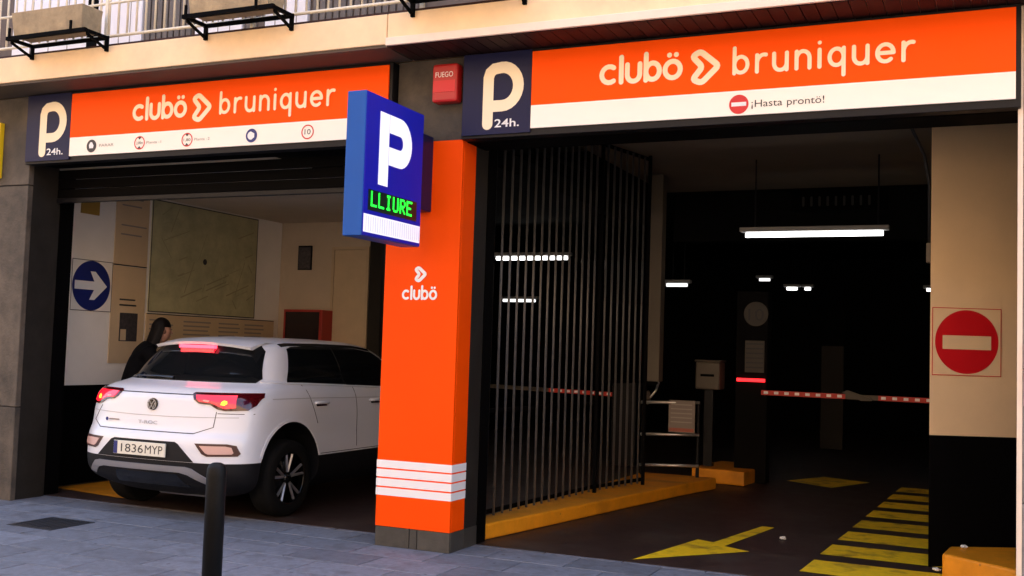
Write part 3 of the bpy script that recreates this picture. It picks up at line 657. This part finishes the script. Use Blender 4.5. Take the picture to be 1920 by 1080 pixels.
# ------------------------------------------------------------------ pavement furniture
s = thing('bollard', 'plain black steel bollard on the pavement behind the white car', 'bollard', (.056, -2.758, 0))
obj('post', MB().lathe([(0,-.02),(.05,-.02),(.05,.84),(.047,.875),(.038,.893),(.02,.901),(0,.903)], 28), M['bollard'], s, smooth=True)
obj('base_ring', MB().lathe([(.051,.0),(.075,.0),(.07,.018),(.051,.024)], 28), M['bollard'], s, smooth=True)
s = thing('manhole_cover', 'dark rectangular cast iron cover set in the pavement', 'manhole cover', (-3.28, -.66, 0))
box('frame', -3.53, -3.05, -.90, -.44, -.02, .003, M['iron'], s); box('lid', -3.50, -3.08, -.87, -.47, .0035, .006, M['iron'], s)
for k in range(7): box('rib', -3.48+k*.058, -3.46+k*.058, -.85, -.49, .0065, .009, M['iron'], s)
rebase(s)
def scrap(loc, sz, label):
    bm = bmesh.new(); bmesh.ops.create_icosphere(bm, subdivisions=2, radius=sz)
    for v in bm.verts: v.co *= random.uniform(.6, 1.2); v.co.z *= .5
    me = bpy.data.meshes.new('litter'); bm.to_mesh(me); bm.free(); o = link('litter', me, M['litter']); o.location = loc; tag(o, label, 'litter')
scrap((2.079,2.113,.015), .03, 'small pale scrap of paper on the dark floor beside the painted arrow')
scrap((3.32,1.30,.03), .03, 'crumpled white scrap against the side of the yellow kerb block')
scrap((3.50,1.50,.185), .025, 'white scrap lying on top of the yellow kerb block')

# ------------------------------------------------------------------ car
def pchip(xs, ys, q):
    xs, ys = np.array(xs, float), np.array(ys, float); h = np.diff(xs); dl = np.diff(ys)/h; m = np.zeros(len(xs))
    for i in range(1, len(xs)-1):
        if dl[i-1]*dl[i] > 0: w1, w2 = 2*h[i]+h[i-1], h[i]+2*h[i-1]; m[i] = (w1+w2)/(w1/dl[i-1]+w2/dl[i])
    m[0], m[-1] = dl[0], dl[-1]; q = np.asarray(q, float); k = np.clip(np.searchsorted(xs, q)-1, 0, len(xs)-2)
    t = (q-xs[k])/h[k]; return ((1+2*t)*(1-t)**2)*ys[k]+t*(1-t)**2*h[k]*m[k]+t*t*(3-2*t)*ys[k+1]+t*t*(t-1)*h[k]*m[k+1]
CX, CY = -2.88, -.10
car = thing('parked_car', 'white compact crossover car with lit tail lamps driving into the entrance', 'car', (CX, CY, 0))
car.name = 'white_car'
#        z     yr    w     yf    Lc    n
LV = [(.19, .34, .70, 3.95, .30, 2.6), (.25, .20, .82, 4.08, .34, 2.8), (.33, .07, .885, 4.18, .40, 3.0), (.42, .015, .905, 4.22, .44, 3.0),
      (.53, .0, .908, 4.23, .46, 3.0), (.64, .0, .908, 4.23, .47, 3.0), (.70, .012, .906, 4.22, .47, 3.0), (.76, .045, .908, 4.20, .46, 3.0), (.86, .065, .910, 4.17, .45, 3.0), (.95, .075, .906, 4.08, .46, 3.0),
      (1.03, .085, .894, 3.80, .48, 2.9), (1.075, .115, .878, 3.60, .50, 2.8), (1.115, .18, .855, 3.50, .52, 2.7), (1.15, .30, .815, 3.42, .52, 2.6), (1.18, .385, .785, 3.36, .50, 2.6),
      (1.27, .475, .755, 3.20, .48, 2.7), (1.38, .575, .705, 3.02, .46, 2.8), (1.46, .64, .655, 2.88, .46, 2.8), (1.50, .68, .615, 2.78, .5, 2.7), (1.535, .76, .55, 2.62, .55, 2.5), (1.56, .92, .44, 2.35, .55, 2.3), (1.573, 1.15, .27, 2.0, .4, 2.0)]
LV = np.array(LV)
zs = sorted(set([round(z, 4) for z in np.concatenate([np.linspace(.19, 1.1, 40), np.linspace(1.1, 1.2, 10), np.linspace(1.2, 1.573, 26), [.505]])]))
def ring(z):
    yr, wd, yf, Lc, ex = [float(pchip(LV[:,0], LV[:,k], [z])[0]) for k in range(1, 6)]
    pts = []
    for t in np.linspace(0, 1, 23): 
        a = t*math.pi/2; sx = math.sin(a)**(2/ex); cy = math.cos(a)**(2/ex)
        pts.append((wd*sx, yr+.02*sx*sx+(Lc-.02)*(1-cy)))
    y0 = yr+Lc; Lf = min(.9 if z < 1.1 else .5, (yf-y0)*.4)
    for t in np.linspace(0, 1, 15)[1:-1]: pts.append((wd*(1+.0*t), y0+(yf-Lf-y0)*t))
    for t in np.linspace(1, 0, 12): 
        a = t*math.pi/2; sx = math.sin(a)**(2/2.4); cy = math.cos(a)**(2/2.4); pts.append((wd*sx, yf-Lf*(1-cy)))
    full = pts + [(-a, b_) for a, b_ in pts[1:-1]][::-1]
    return [(a, b_, z) for a, b_ in full]
rings = [ring(z) for z in zs]; n = len(rings[0]); V = [p for r in rings for p in r]; Fc = []
for i in range(len(rings)-1):
    for k in range(n): Fc.append((i*n+k, i*n+(k+1) % n, (i+1)*n+(k+1) % n, (i+1)*n+k))
# cap bottom and top with strips across the width
def cap(base, flip):
    h = n//2; out = []
    for k in range(h):
        a, b_, c, d = base+k, base+k+1, base+(n-k-1) % n, base+(n-k) % n
        q = [a, b_, c, d]; q = [x for i_, x in enumerate(q) if x not in q[:i_]]
        if len(q) > 2: out.append(tuple(q if flip else q[::-1]))
    return out
Fc += cap(0, False) + cap((len(rings)-1)*n, True)
me = bpy.data.meshes.new('bodyraw'); me.from_pydata(V, [], Fc); me.validate()
bm = bmesh.new(); bm.from_mesh(me); bmesh.ops.recalc_face_normals(bm, faces=bm.faces); bm.to_mesh(me); bm.free()
bvh = BVHTree.FromPolygons(V, Fc)
raw = bpy.data.objects.new('bodyraw', me); C.objects.link(raw)
YW, RW, ZW = .83, .335, .335
cut = MB()
for yw in (YW, YW+2.59):
    for sd in (-1, 1):
        a, b_ = (.60, 1.2) if sd > 0 else (-1.2, -.60); nn = 48; R_ = .44; b0 = len(cut.v)
        cut.v += [(x_, yw+R_*math.cos(2*math.pi*k/nn), ZW+.055+R_*math.sin(2*math.pi*k/nn)) for x_ in (a, b_) for k in range(nn)]
        cut.f += [(b0+k, b0+(k+1) % nn, b0+nn+(k+1) % nn, b0+nn+k) for k in range(nn)] + [tuple(range(b0, b0+nn))[::-1], tuple(range(b0+nn, b0+2*nn))]
co = obj('cutter', cut, M['carblack']); bmod = raw.modifiers.new('b', 'BOOLEAN'); bmod.object = co; bmod.operation = 'DIFFERENCE'; bmod.solver = 'EXACT'
dg = bpy.context.evaluated_depsgraph_get(); res = bpy.data.meshes.new_from_object(raw.evaluated_get(dg))
bpy.data.objects.remove(raw); bpy.data.objects.remove(co)
groups = {'body': [], 'lower_cladding': []}
for a in (0, 1):
    for b_ in (0, 1): groups[('wheel_arch_liner', bool(a), bool(b_))] = []
for p in res.polygons:
    c = p.center; well = False
    for yw in (YW, YW+2.59):
        d = math.hypot(c.y-yw, c.z-ZW-.055)
        if d < .4395 and abs(c.x) < .95 and (abs(abs(c.x)-.60) < .002 or d > .436 and abs(p.normal.x) < .3): well = True
        if d < .435: well = well or abs(abs(c.x)-.60) < .01
    groups[('wheel_arch_liner', c.x > 0, c.y > 2) if well else ('lower_cladding' if c.z < .505 else 'body')].append(p)
for nm, ps in groups.items():
    nm = nm if isinstance(nm, str) else nm[0]
    idx = {}; vv = []; ff = []
    for p in ps:
        q = []
        for i in p.vertices:
            if i not in idx: idx[i] = len(vv); vv.append(tuple(res.vertices[i].co))
            q.append(idx[i])
        ff.append(tuple(q))
    m_ = bpy.data.meshes.new(nm); m_.from_pydata(vv, [], ff); link(nm, m_, M['car'] if nm == 'body' else M['carblack'], car, smooth=(nm != 'wheel_arch_liner'))
def patch(name, pts, view, m, off=.004, inner=-.012, step=.035, parent=None, side=1):
    # outline in (x,z) for the rear or (y,z) for the side, laid on the body skin
    bm = bmesh.new(); vs_ = [bm.verts.new((a, b_, 0)) for a, b_ in pts]; bm.faces.new(vs_)
    P_ = np.array(pts); 
    for ax, nrm in ((0, (1,0,0)), (1, (0,1,0))):
        lo, hi = P_[:,ax].min(), P_[:,ax].max(); k = lo+step
        while k < hi-1e-4:
            co_ = [0,0,0]; co_[ax] = k
            bmesh.ops.bisect_plane(bm, geom=bm.verts[:]+bm.edges[:]+bm.faces[:], plane_co=co_, plane_no=nrm, dist=1e-5); k += step
    def lay(a, b_):
        if view == 'rear': h = bvh.ray_cast(Vector((a, -1, b_)), Vector((0, 1, 0)), 3)
        else: h = bvh.ray_cast(Vector((side*2, a, b_)), Vector((-side, 0, 0)), 3)
        if h[0] is None:
            q = Vector((a, .3, b_)) if view == 'rear' else Vector((side*.8, a, b_)); nr = bvh.find_nearest(q); return nr[0], nr[1]
        return h[0], h[1]
    top, bot = {}, {}
    verts, faces = [], []
    bm.verts.ensure_lookup_table()
    for v in bm.verts:
        p, nr = lay(v.co.x, v.co.y)
        out = Vector((0,-1,0)) if view == 'rear' else Vector((side,0,0))
        if nr.dot(out) < 0: nr = -nr
        top[v] = len(verts); verts.append(tuple(p+nr*off)); bot[v] = len(verts); verts.append(tuple(p+nr*inner))
    for f in bm.faces: faces.append(tuple(top[v] for v in f.verts))
    for e in bm.edges:
        if len(e.link_faces) == 1: a, b_ = e.verts; faces.append((top[a], top[b_], bot[b_], bot[a]))
    bm.free()
    m_ = bpy.data.meshes.new(name); m_.from_pydata(verts, [], faces)
    bm = bmesh.new(); bm.from_mesh(m_); bmesh.ops.recalc_face_normals(bm, faces=bm.faces); bm.to_mesh(m_); bm.free()
    o = link(name, m_, m, parent or car)
    m_.polygons.foreach_set('use_smooth', [True]*len(m_.polygons)); e = o.modifiers.new('e', 'EDGE_SPLIT'); e.split_angle = rad(40)
    return o
def line(name, pts, wd, view, m=None, off=.0025, side=1):
    v, f = ribbon(pts, wd, False, False); nn = len(pts)
    patch(name, [tuple(q) for q in v[:nn]][::-1]+[tuple(q) for q in v[nn:]], view, m or M['gloss'], off=off, inner=-.004, step=.06, side=side)
# rear glass, spoiler, brake strip
patch('rear_window', [(-.70,1.166),(.70,1.166),(.705,1.20),(.60,1.44),(.54,1.487),(-.54,1.487),(-.60,1.44),(-.705,1.20)], 'rear', M['carglass'], off=.006)
sp = MB(); q = 15; rows = []
for t, zo in ((0, -.024), (0, 0), (.35, 0), (.7, 0), (1, 0)):
    for k in range(q):
        x_ = -.54+1.08*k/(q-1); e = abs(x_/.54); yb_ = .585+.085*e**3; y_ = yb_+.30*t
        zb_ = 1.515-.040*e**2.2
        h = bvh.ray_cast(Vector((x_, yb_+.30, 3)), Vector((0, 0, -1)), 4)[0]; zf = h.z+.004 if h else 1.5
        sp.v.append((x_*(.985 if zo else 1), y_+(.015 if zo else 0), zb_+zo if t == 0 else zb_+(zf-zb_)*math.sin(t*math.pi/2)))
for k in range(q): sp.v.append((-.54+1.08*k/(q-1), .70, sp.v[k][2]))
for r0, r1 in ((0,1),(1,2),(2,3),(3,4),(5,0)):
    for k in range(q-1): sp.f.append((r0*q+k, r0*q+k+1, r1*q+k+1, r1*q+k))
for k in (0, q-1): sp.f.append((k, q+k, 2*q+k, 3*q+k, 5*q+k))
o = obj('roof_spoiler', sp, M['car'], car, smooth=True); e_ = o.modifiers.new('e', 'EDGE_SPLIT'); e_.split_angle = rad(35)
box('brake_strip', -.20, .20, .588, .63, 1.455, 1.484, M['lamp_brake'], car, bevel=.004)
box('brake_glow_block', -.19, .19, .60, .64, 1.415, 1.4545, M['lamp_red'], car, bevel=.004)  # glow under the brake strip, modelled as a lit red block
obj('wiper', MB().tube([(-.05,.37,1.19),(-.25,.385,1.197),(-.5,.40,1.193)], [.014,.01,.007], 8), M['gloss'], car)
# tail lamps
LR = [(.385,1.068),(.40,1.078),(.862,1.082),(.878,1.05),(.875,.985),(.845,.945),(.70,.938),(.635,.95),(.57,.985),(.47,.992),(.42,1.02)]
for sd in (1, -1):
    o = patch('tail_lamp', [(sd*a, b_) for a, b_ in (LR if sd > 0 else LR[::-1])], 'rear', M['lamp_dark'], off=.010, step=.02)
    patch('lit_band', [(sd*a, b_) for a, b_ in [(.425,1.055),(.75,1.06),(.77,.965),(.69,.955),(.575,1.0),(.47,1.008),(.44,1.03)][::sd]], 'rear', M['lamp_red'], off=.0135, inner=.008, parent=o)
    patch('indicator', [(sd*a, b_) for a, b_ in [(.655,.985),(.685,.98),(.705,.995),(.70,1.015),(.675,1.022),(.658,1.008)][::sd]], 'rear', M['lamp_amber'], off=.0155, inner=.008, parent=o)
    patch('reversing_lens', [(sd*a, b_) for a, b_ in [(.50,1.012),(.55,1.006),(.56,1.018),(.51,1.022)][::sd]], 'rear', M['reflector'], off=.0155, inner=.008, parent=o)
# bumper pieces
patch('plate_recess', [(-.56,.508),(.50,.508),(.34,.655),(.31,.668),(-.35,.668),(-.39,.655)], 'rear', M['carblack'], off=.004)
pb = box('number_plate', -.33, .235, -.018, -.004, .535, .648, M['plate'], car, bevel=.003)
pl = Plane((0,-.018,0), (1,0,0), (0,0,1))
text('plate_digits', pl, '1836', -.245, .556, .072, M['dark_print'], width=.245, d=.0015, parent=pb); text('plate_letters', pl, 'MYP', .02, .556, .072, M['dark_print'], width=.19, d=.0015, parent=pb)
poly('plate_blue_band', pl, rect(-.327,-.285,.538,.645), M['navy_print'], .001, pb)
for sd in (1, -1):
    R4 = [(.50,.665),(.76,.668),(.82,.655),(.845,.59),(.83,.568),(.61,.562),(.57,.58)]
    o = patch('reflector_surround', [(sd*a, b_) for a, b_ in R4[::sd]], 'rear', mat('dark_red_trim', (.05,.012,.012), .3), off=.006)
    patch('reflector', [(sd*a, b_) for a, b_ in [(.545,.648),(.75,.65),(.79,.64),(.805,.597),(.795,.585),(.625,.58),(.60,.59)][::sd]], 'rear', M['reflector'], off=.0095, inner=.004, parent=o)
SK = [(-.74,.40),(-.62,.462),(-.56,.472),(.40,.472),(.47,.462),(.70,.335),(.645,.318),(.42,.415),(.34,.425),(-.50,.425),(-.56,.415),(-.69,.372)]
SK = [(-.72,.36),(-.60,.455),(-.54,.466),(.42,.466),(.48,.455),(.68,.335),(.60,.318),(.44,.40),(.36,.418),(-.48,.418),(-.56,.40),(-.64,.34)]
patch('skid_trim', SK[::-1], 'rear', M['silver'], off=.010)
patch('diffuser', [(-.40,.285),(.40,.285),(.33,.40),(-.33,.40)], 'rear', M['gloss'], off=.004)
# panel seams; creases drawn as grey strips for their shade
G = mat('panel_gap', (.05,.05,.055), .6)
line('tailgate_seam', [(-.385,1.062),(.385,1.062)], .008, 'rear', G)
line('tailgate_seam', [(-.60,.742),(.46,.742)], .007, 'rear', G); line('tailgate_seam', [(.63,.93),(.62,.80),(.46,.742)], .006, 'rear', G); line('tailgate_seam', [(-.63,.93),(-.72,.80),(-.60,.742)], .006, 'rear', G)
line('tailgate_crease_shade', [(-.80,.885),(-.2,.872),(.2,.872),(.80,.885)], .006, 'rear', mat('crease_shade', (.42,.42,.44), .4))
line('bumper_seam', [(.64,.915),(.88,.915)], .006, 'rear', G)
# badges
em = patch('emblem', circ(0, .967, .052, 24), 'rear', M['gloss'], off=.008)
yb = .078
ep = Plane((0, .058, .967), (1,0,0), (0,0,1))
strokes('emblem_mark', ep, [(circ(0,0,.046,28), True), ([(-.027,.034),(-.001,-.002),(.001,-.002),(.027,.034)], False), ([(-.038,.012),(-.018,-.036),(0,-.008),(.018,-.036),(.038,.012)], False)], .0065, M['silver'], .004, em)
bp = Plane((0, .053, 0), (1,0,0), (0,0,1))
text('model_badge', bp, 'T-ROC', -.13, .800, .030, M['silver'], width=.21, d=.006, parent=car)
poly('maker_badge', Plane((0,.075,0),(1,0,0),(0,0,1)), circ(-.50, .818, .016, 16), M['navy_print'], .010, car)
strokes('maker_mark', Plane((0,.073,0),(1,0,0),(0,0,1)), [([(-.472,.818),(-.365,.818)], False)], .012, M['grey_print'], .008, car)
# sides
for sd in (1, -1):
    SW = [(.885,1.172),(1.10,1.168),(2.2,1.125),(2.95,1.095),(2.97,1.11),(2.66,1.38),(2.50,1.455),(2.2,1.487),(1.9,1.495),(1.40,1.498),(1.13,1.488),(1.05,1.470)]
    o = patch('side_window', SW[::-1] if sd > 0 else SW, 'side', M['carglass'], off=.004, side=sd)
    patch('door_pillar', [(a, b_) for a, b_ in [(1.80,1.135),(1.93,1.13),(1.90,1.495),(1.78,1.495)][::-sd]], 'side', M['gloss'], off=.0065, inner=.001, parent=o, side=sd)
    line('roof_trim', [(1.0,1.497),(1.10,1.507),(1.6,1.512),(2.2,1.504),(2.5,1.475)], .022, 'side', M['gloss'], .006, sd)
    line('window_trim', [(.60,1.176),(.885,1.160),(2.2,1.112),(2.9,1.08)], .010, 'side', M['car'], .010, sd)
    line('door_seam', [(1.06,1.16),(1.12,1.0),(1.22,.80)], .006, 'side', G, side=sd); line('door_seam', [(1.87,1.12),(1.90,.55)], .006, 'side', G, side=sd); line('door_seam', [(1.27,.52),(2.9,.52)], .006, 'side', G, side=sd)
    line('shoulder_crease_shade', [(.55,1.035),(1.2,1.03),(3.0,1.0)], .006, 'side', mat('side_crease_shade', (.40,.40,.42), .4), side=sd)  # shade of the crease drawn as a grey strip
    for yy in (1.17, 2.12):
        x_ = sd*.905; obj('door_handle', MB().tube([(x_,yy,.985),(x_+sd*.022,yy+.025,.988),(x_+sd*.024,yy+.11,.987),(x_+sd*.022,yy+.19,.983),(x_,yy+.215,.98)], .013, 8), M['car'], car, smooth=True)
        patch('handle_cup_shade', [(a+yy, b_) for a, b_ in [(.03,.955),(.19,.955),(.20,.978),(.02,.978)][::sd]], 'side', M['gloss'], off=.002, side=sd)  # black patch stands for the shade in the handle recess
    for yw in (YW, YW+2.59):
        line('arch_trim', [(yw+.455*math.cos(rad(a)), ZW+.055+.455*math.sin(rad(a))) for a in range(16, 166, 5)], .026, 'side', M['car'], .006, sd)
    mrr = obj('door_mirror', MB().prism([(sd*.86,2.78,1.08),(sd*1.04,2.80,1.09),(sd*1.05,2.82,1.21),(sd*.94,2.80,1.22)], (0,.14,0)), M['car'], car, bevel=.02)
# wheels
def wheel(sd, yw):
    o = bpy.data.objects.new('wheel', None); C.objects.link(o); o.parent = car; o.location = (sd*.80, yw, ZW)
    tprof = [(.222,-.105),(.26,-.112),(.305,-.112),(.328,-.095),(.335,-.06),(.335,.06),(.328,.095),(.305,.112),(.26,.112),(.222,.105)]
    t = MB().lathe(tprof, 48, axis='X'); ty = obj('tyre', t, M['tyre'], o, smooth=True)
    rim = obj('rim', MB().lathe([(.224,-.10),(.222,-.02),(.205,.05),(.05,.055),(0,.055)] if sd > 0 else [(.224,.10),(.222,.02),(.205,-.05),(.05,-.055),(0,-.055)], 40, axis='X'), M['gloss'], o, smooth=True)
    obj('rim_edge', MB().lathe([(.215,sd*.10),(.224,sd*.108),(.23,sd*.10),(.224,sd*.09)], 40, axis='X'), M['gloss'], o, smooth=True)
    for k in range(5):
        for da in (-.17, .17):
            a = 2*math.pi*k/5+math.pi/2; a1 = a+da*.9; a0 = a+da*.35
            p0 = Vector((sd*.075, .055*math.cos(a0), .055*math.sin(a0))); p1 = Vector((sd*.088, .212*math.cos(a1+da*.25), .212*math.sin(a1+da*.25)))
            obj('spoke', MB().tube([p0, p1], [.012,.0135], 6), M['alloy'], o)
    obj('hub_cap', MB().lathe([(.045,sd*.07),(.04,sd*.088),(0,sd*.09)], 20, axis='X'), M['gloss'], o, smooth=True)
for sd in (1, -1):
    for yw in (YW, YW+2.59): wheel(sd, yw)
obj('exhaust_silencer', MB().lathe([(0,-.28),(.06,-.28),(.075,-.25),(.075,.25),(.06,.28),(0,.28)], 20, (.1,.42,.24), 'X'), M['silver'], car, smooth=True)
0 and obj('roof_aerial', MB().prism([(-.02,.98,1.555),(.02,.98,1.555),(.012,1.10,1.555),(-.012,1.10,1.555)], (0,-.03,.07)), M['car'], car, bevel=.008)

# ------------------------------------------------------------------ person at the left wall
def skin(name, J, E_, R_, m, parent, root=0, sub=2):
    me = bpy.data.meshes.new(name); me.from_pydata(J, E_, []); o = bpy.data.objects.new(name, me); C.objects.link(o)
    o.modifiers.new('s', 'SKIN')
    for i, r in enumerate(R_):
        sv = me.skin_vertices[0].data[i]; sv.radius = r if isinstance(r, tuple) else (r, r); sv.use_root = (i == root)
    sb = o.modifiers.new('u', 'SUBSURF'); sb.levels = sub; sb.render_levels = sub
    dg = bpy.context.evaluated_depsgraph_get(); res = bpy.data.meshes.new_from_object(o.evaluated_get(dg)); bpy.data.objects.remove(o)
    res.name = name; return link(name, res, m, parent, smooth=True)
PX, PY = -4.42, 1.28
per = thing('person', 'person with long dark hair and black jacket leaning forward beside the white car', 'person', (PX, PY, 0))
per.rotation_euler.z = rad(-38); per.scale = (.86, .86, .985)
J = [(0,0,.95),(0,.03,1.12),(.01,.10,1.28),(.02,.17,1.40),(.03,.24,1.47),(.04,.31,1.53),(.04,.355,1.62),                # pelvis..head 0-6
     (.10,0,.88),(.11,.06,.50),(.11,0,.09),(.11,.14,.03), (-.10,0,.88),(-.11,.02,.50),(-.12,-.08,.09),(-.12,.06,.03),   # legs 7-14
     (.18,.19,1.37),(.25,.30,1.15),(.24,.52,1.12),(.235,.60,1.125), (-.15,.17,1.37),(-.22,.18,1.12),(-.20,.36,1.0),(-.19,.44,.99)]  # arms
E_ = [(0,1),(1,2),(2,3),(3,4),(4,5),(5,6),(0,7),(7,8),(8,9),(9,10),(0,11),(11,12),(12,13),(13,14),(3,15),(15,16),(16,17),(17,18),(3,19),(19,20),(20,21),(21,22)]
R_ = [(.155,.11),(.13,.095),(.13,.085),(.10,.06),.05,.048,(.07,.085),.085,.055,.042,.035,.085,.055,.042,.035,.035,.04,.033,(.036,.018),.035,.04,.033,(.036,.018)]
for hi, hd in ((18, 1), (22, -1)):
    hx, hy, hz = J[hi]
    for q, (dx, ln) in enumerate(((-.03,.06),(-.011,.075),(.009,.08),(.028,.068))):
        a = len(J); J += [(hx+dx, hy+.05, hz+.004), (hx+dx, hy+.05+ln*.6, hz-.004), (hx+dx, hy+.05+ln, hz-.024)]; E_ += [(hi, a), (a, a+1), (a+1, a+2)]; R_ += [.010, .009, .007]
    a = len(J); J += [(hx-hd*.045, hy+.015, hz), (hx-hd*.06, hy+.05, hz-.01)]; E_ += [(hi, a), (a, a+1)]; R_ += [.011, .009]
skin('body', J, E_, R_, M['skin'], per)
skin('jacket', [(0,0,.90),(0,.03,1.12),(.01,.10,1.28),(.02,.18,1.43),(.03,.235,1.50),(.19,.20,1.42),(.255,.30,1.15),(.24,.50,1.12),(-.16,.18,1.42),(-.225,.18,1.12),(-.20,.34,1.0)],
     [(0,1),(1,2),(2,3),(3,4),(3,5),(5,6),(6,7),(3,8),(8,9),(9,10)], [(.18,.135),(.16,.12),(.18,.135),(.175,.115),.075,.085,.064,.05,.075,.064,.05], M['coat'], per)
skin('trousers', [(0,0,.92),(.10,0,.86),(.11,.06,.50),(.11,0,.12),(-.10,0,.86),(-.11,.02,.50),(-.12,-.08,.12)], [(0,1),(1,2),(2,3),(0,4),(4,5),(5,6)], [(.165,.12),.10,.07,.06,.10,.07,.06], M['jeans'], per)
hb = bmesh.new(); bmesh.ops.create_uvsphere(hb, u_segments=28, v_segments=20, radius=1)
for v in hb.verts:
    c = v.co.copy(); back = max(0, -c.y); low = max(0, -c.z)
    an = math.atan2(c.y, c.x); st = 1+.05*math.sin(an*11)+.03*math.sin(an*23+c.z*3)
    v.co = Vector((.04+c.x*.097*st, .345+c.y*.112*st, 1.655+c.z*.125))
    if low > .05: v.co.y -= low*.24*(1 if c.y < .3 else 0); v.co.z -= low*(.50 if c.y < .3 else 0); v.co.x += c.x*.035*low
bmesh.ops.delete(hb, geom=[v for v in hb.verts if v.co.y > .375 and v.co.z < 1.665], context='VERTS')
me = bpy.data.meshes.new('hair'); hb.to_mesh(me); hb.free(); link('hair', me, M['hair'], per, smooth=True)
hp = bmesh.new(); bmesh.ops.create_uvsphere(hp, u_segments=20, v_segments=14, radius=1)
for v in hp.verts: v.co = Vector((.04+v.co.x*.082, .365+v.co.y*.098, 1.635+v.co.z*.122))
me = bpy.data.meshes.new('face'); hp.to_mesh(me); hp.free(); fo = link('face', me, M['skin'], per, smooth=True)
obj('nose', MB().prism([(.03,.455,1.64),(.05,.455,1.64),(.055,.462,1.61),(.025,.462,1.61)], (0,.022,-.006)), M['skin'], per, bevel=.006)
for e in (-.03,.03): obj('eye', MB().lathe([(0,-.004),(.011,0),(0,.004)], 10, (.04+e,.452,1.655)), M['dark_print'], per)
for e in (-.085,.085): obj('ear', MB().lathe([(0,-.012),(.028,0),(0,.012)], 12, (.04+e,.36,1.63), 'X'), M['skin'], per, smooth=True)
obj('mouth', MB().box(.02,.06,.448,.456,1.573,1.58), M['red_print'], per)

# ------------------------------------------------------------------ unseen building added behind the camera to shade the street and bounce light
OB = thing('added_opposite_building', 'unseen warm rendered building added across the street to shade it and bounce light', 'building', (0, -14, 0))
box('wall', -40, 40, -20, -13.5, -.12, 10.2, M['opp'], OB)
for k in range(-7, 8):
    for z in (.2, 3.6): box('window', k*3.2-.6, k*3.2+.6, -13.495, -13.46, z, z+2.2, M['oppglass'], OB)
rebase(OB)
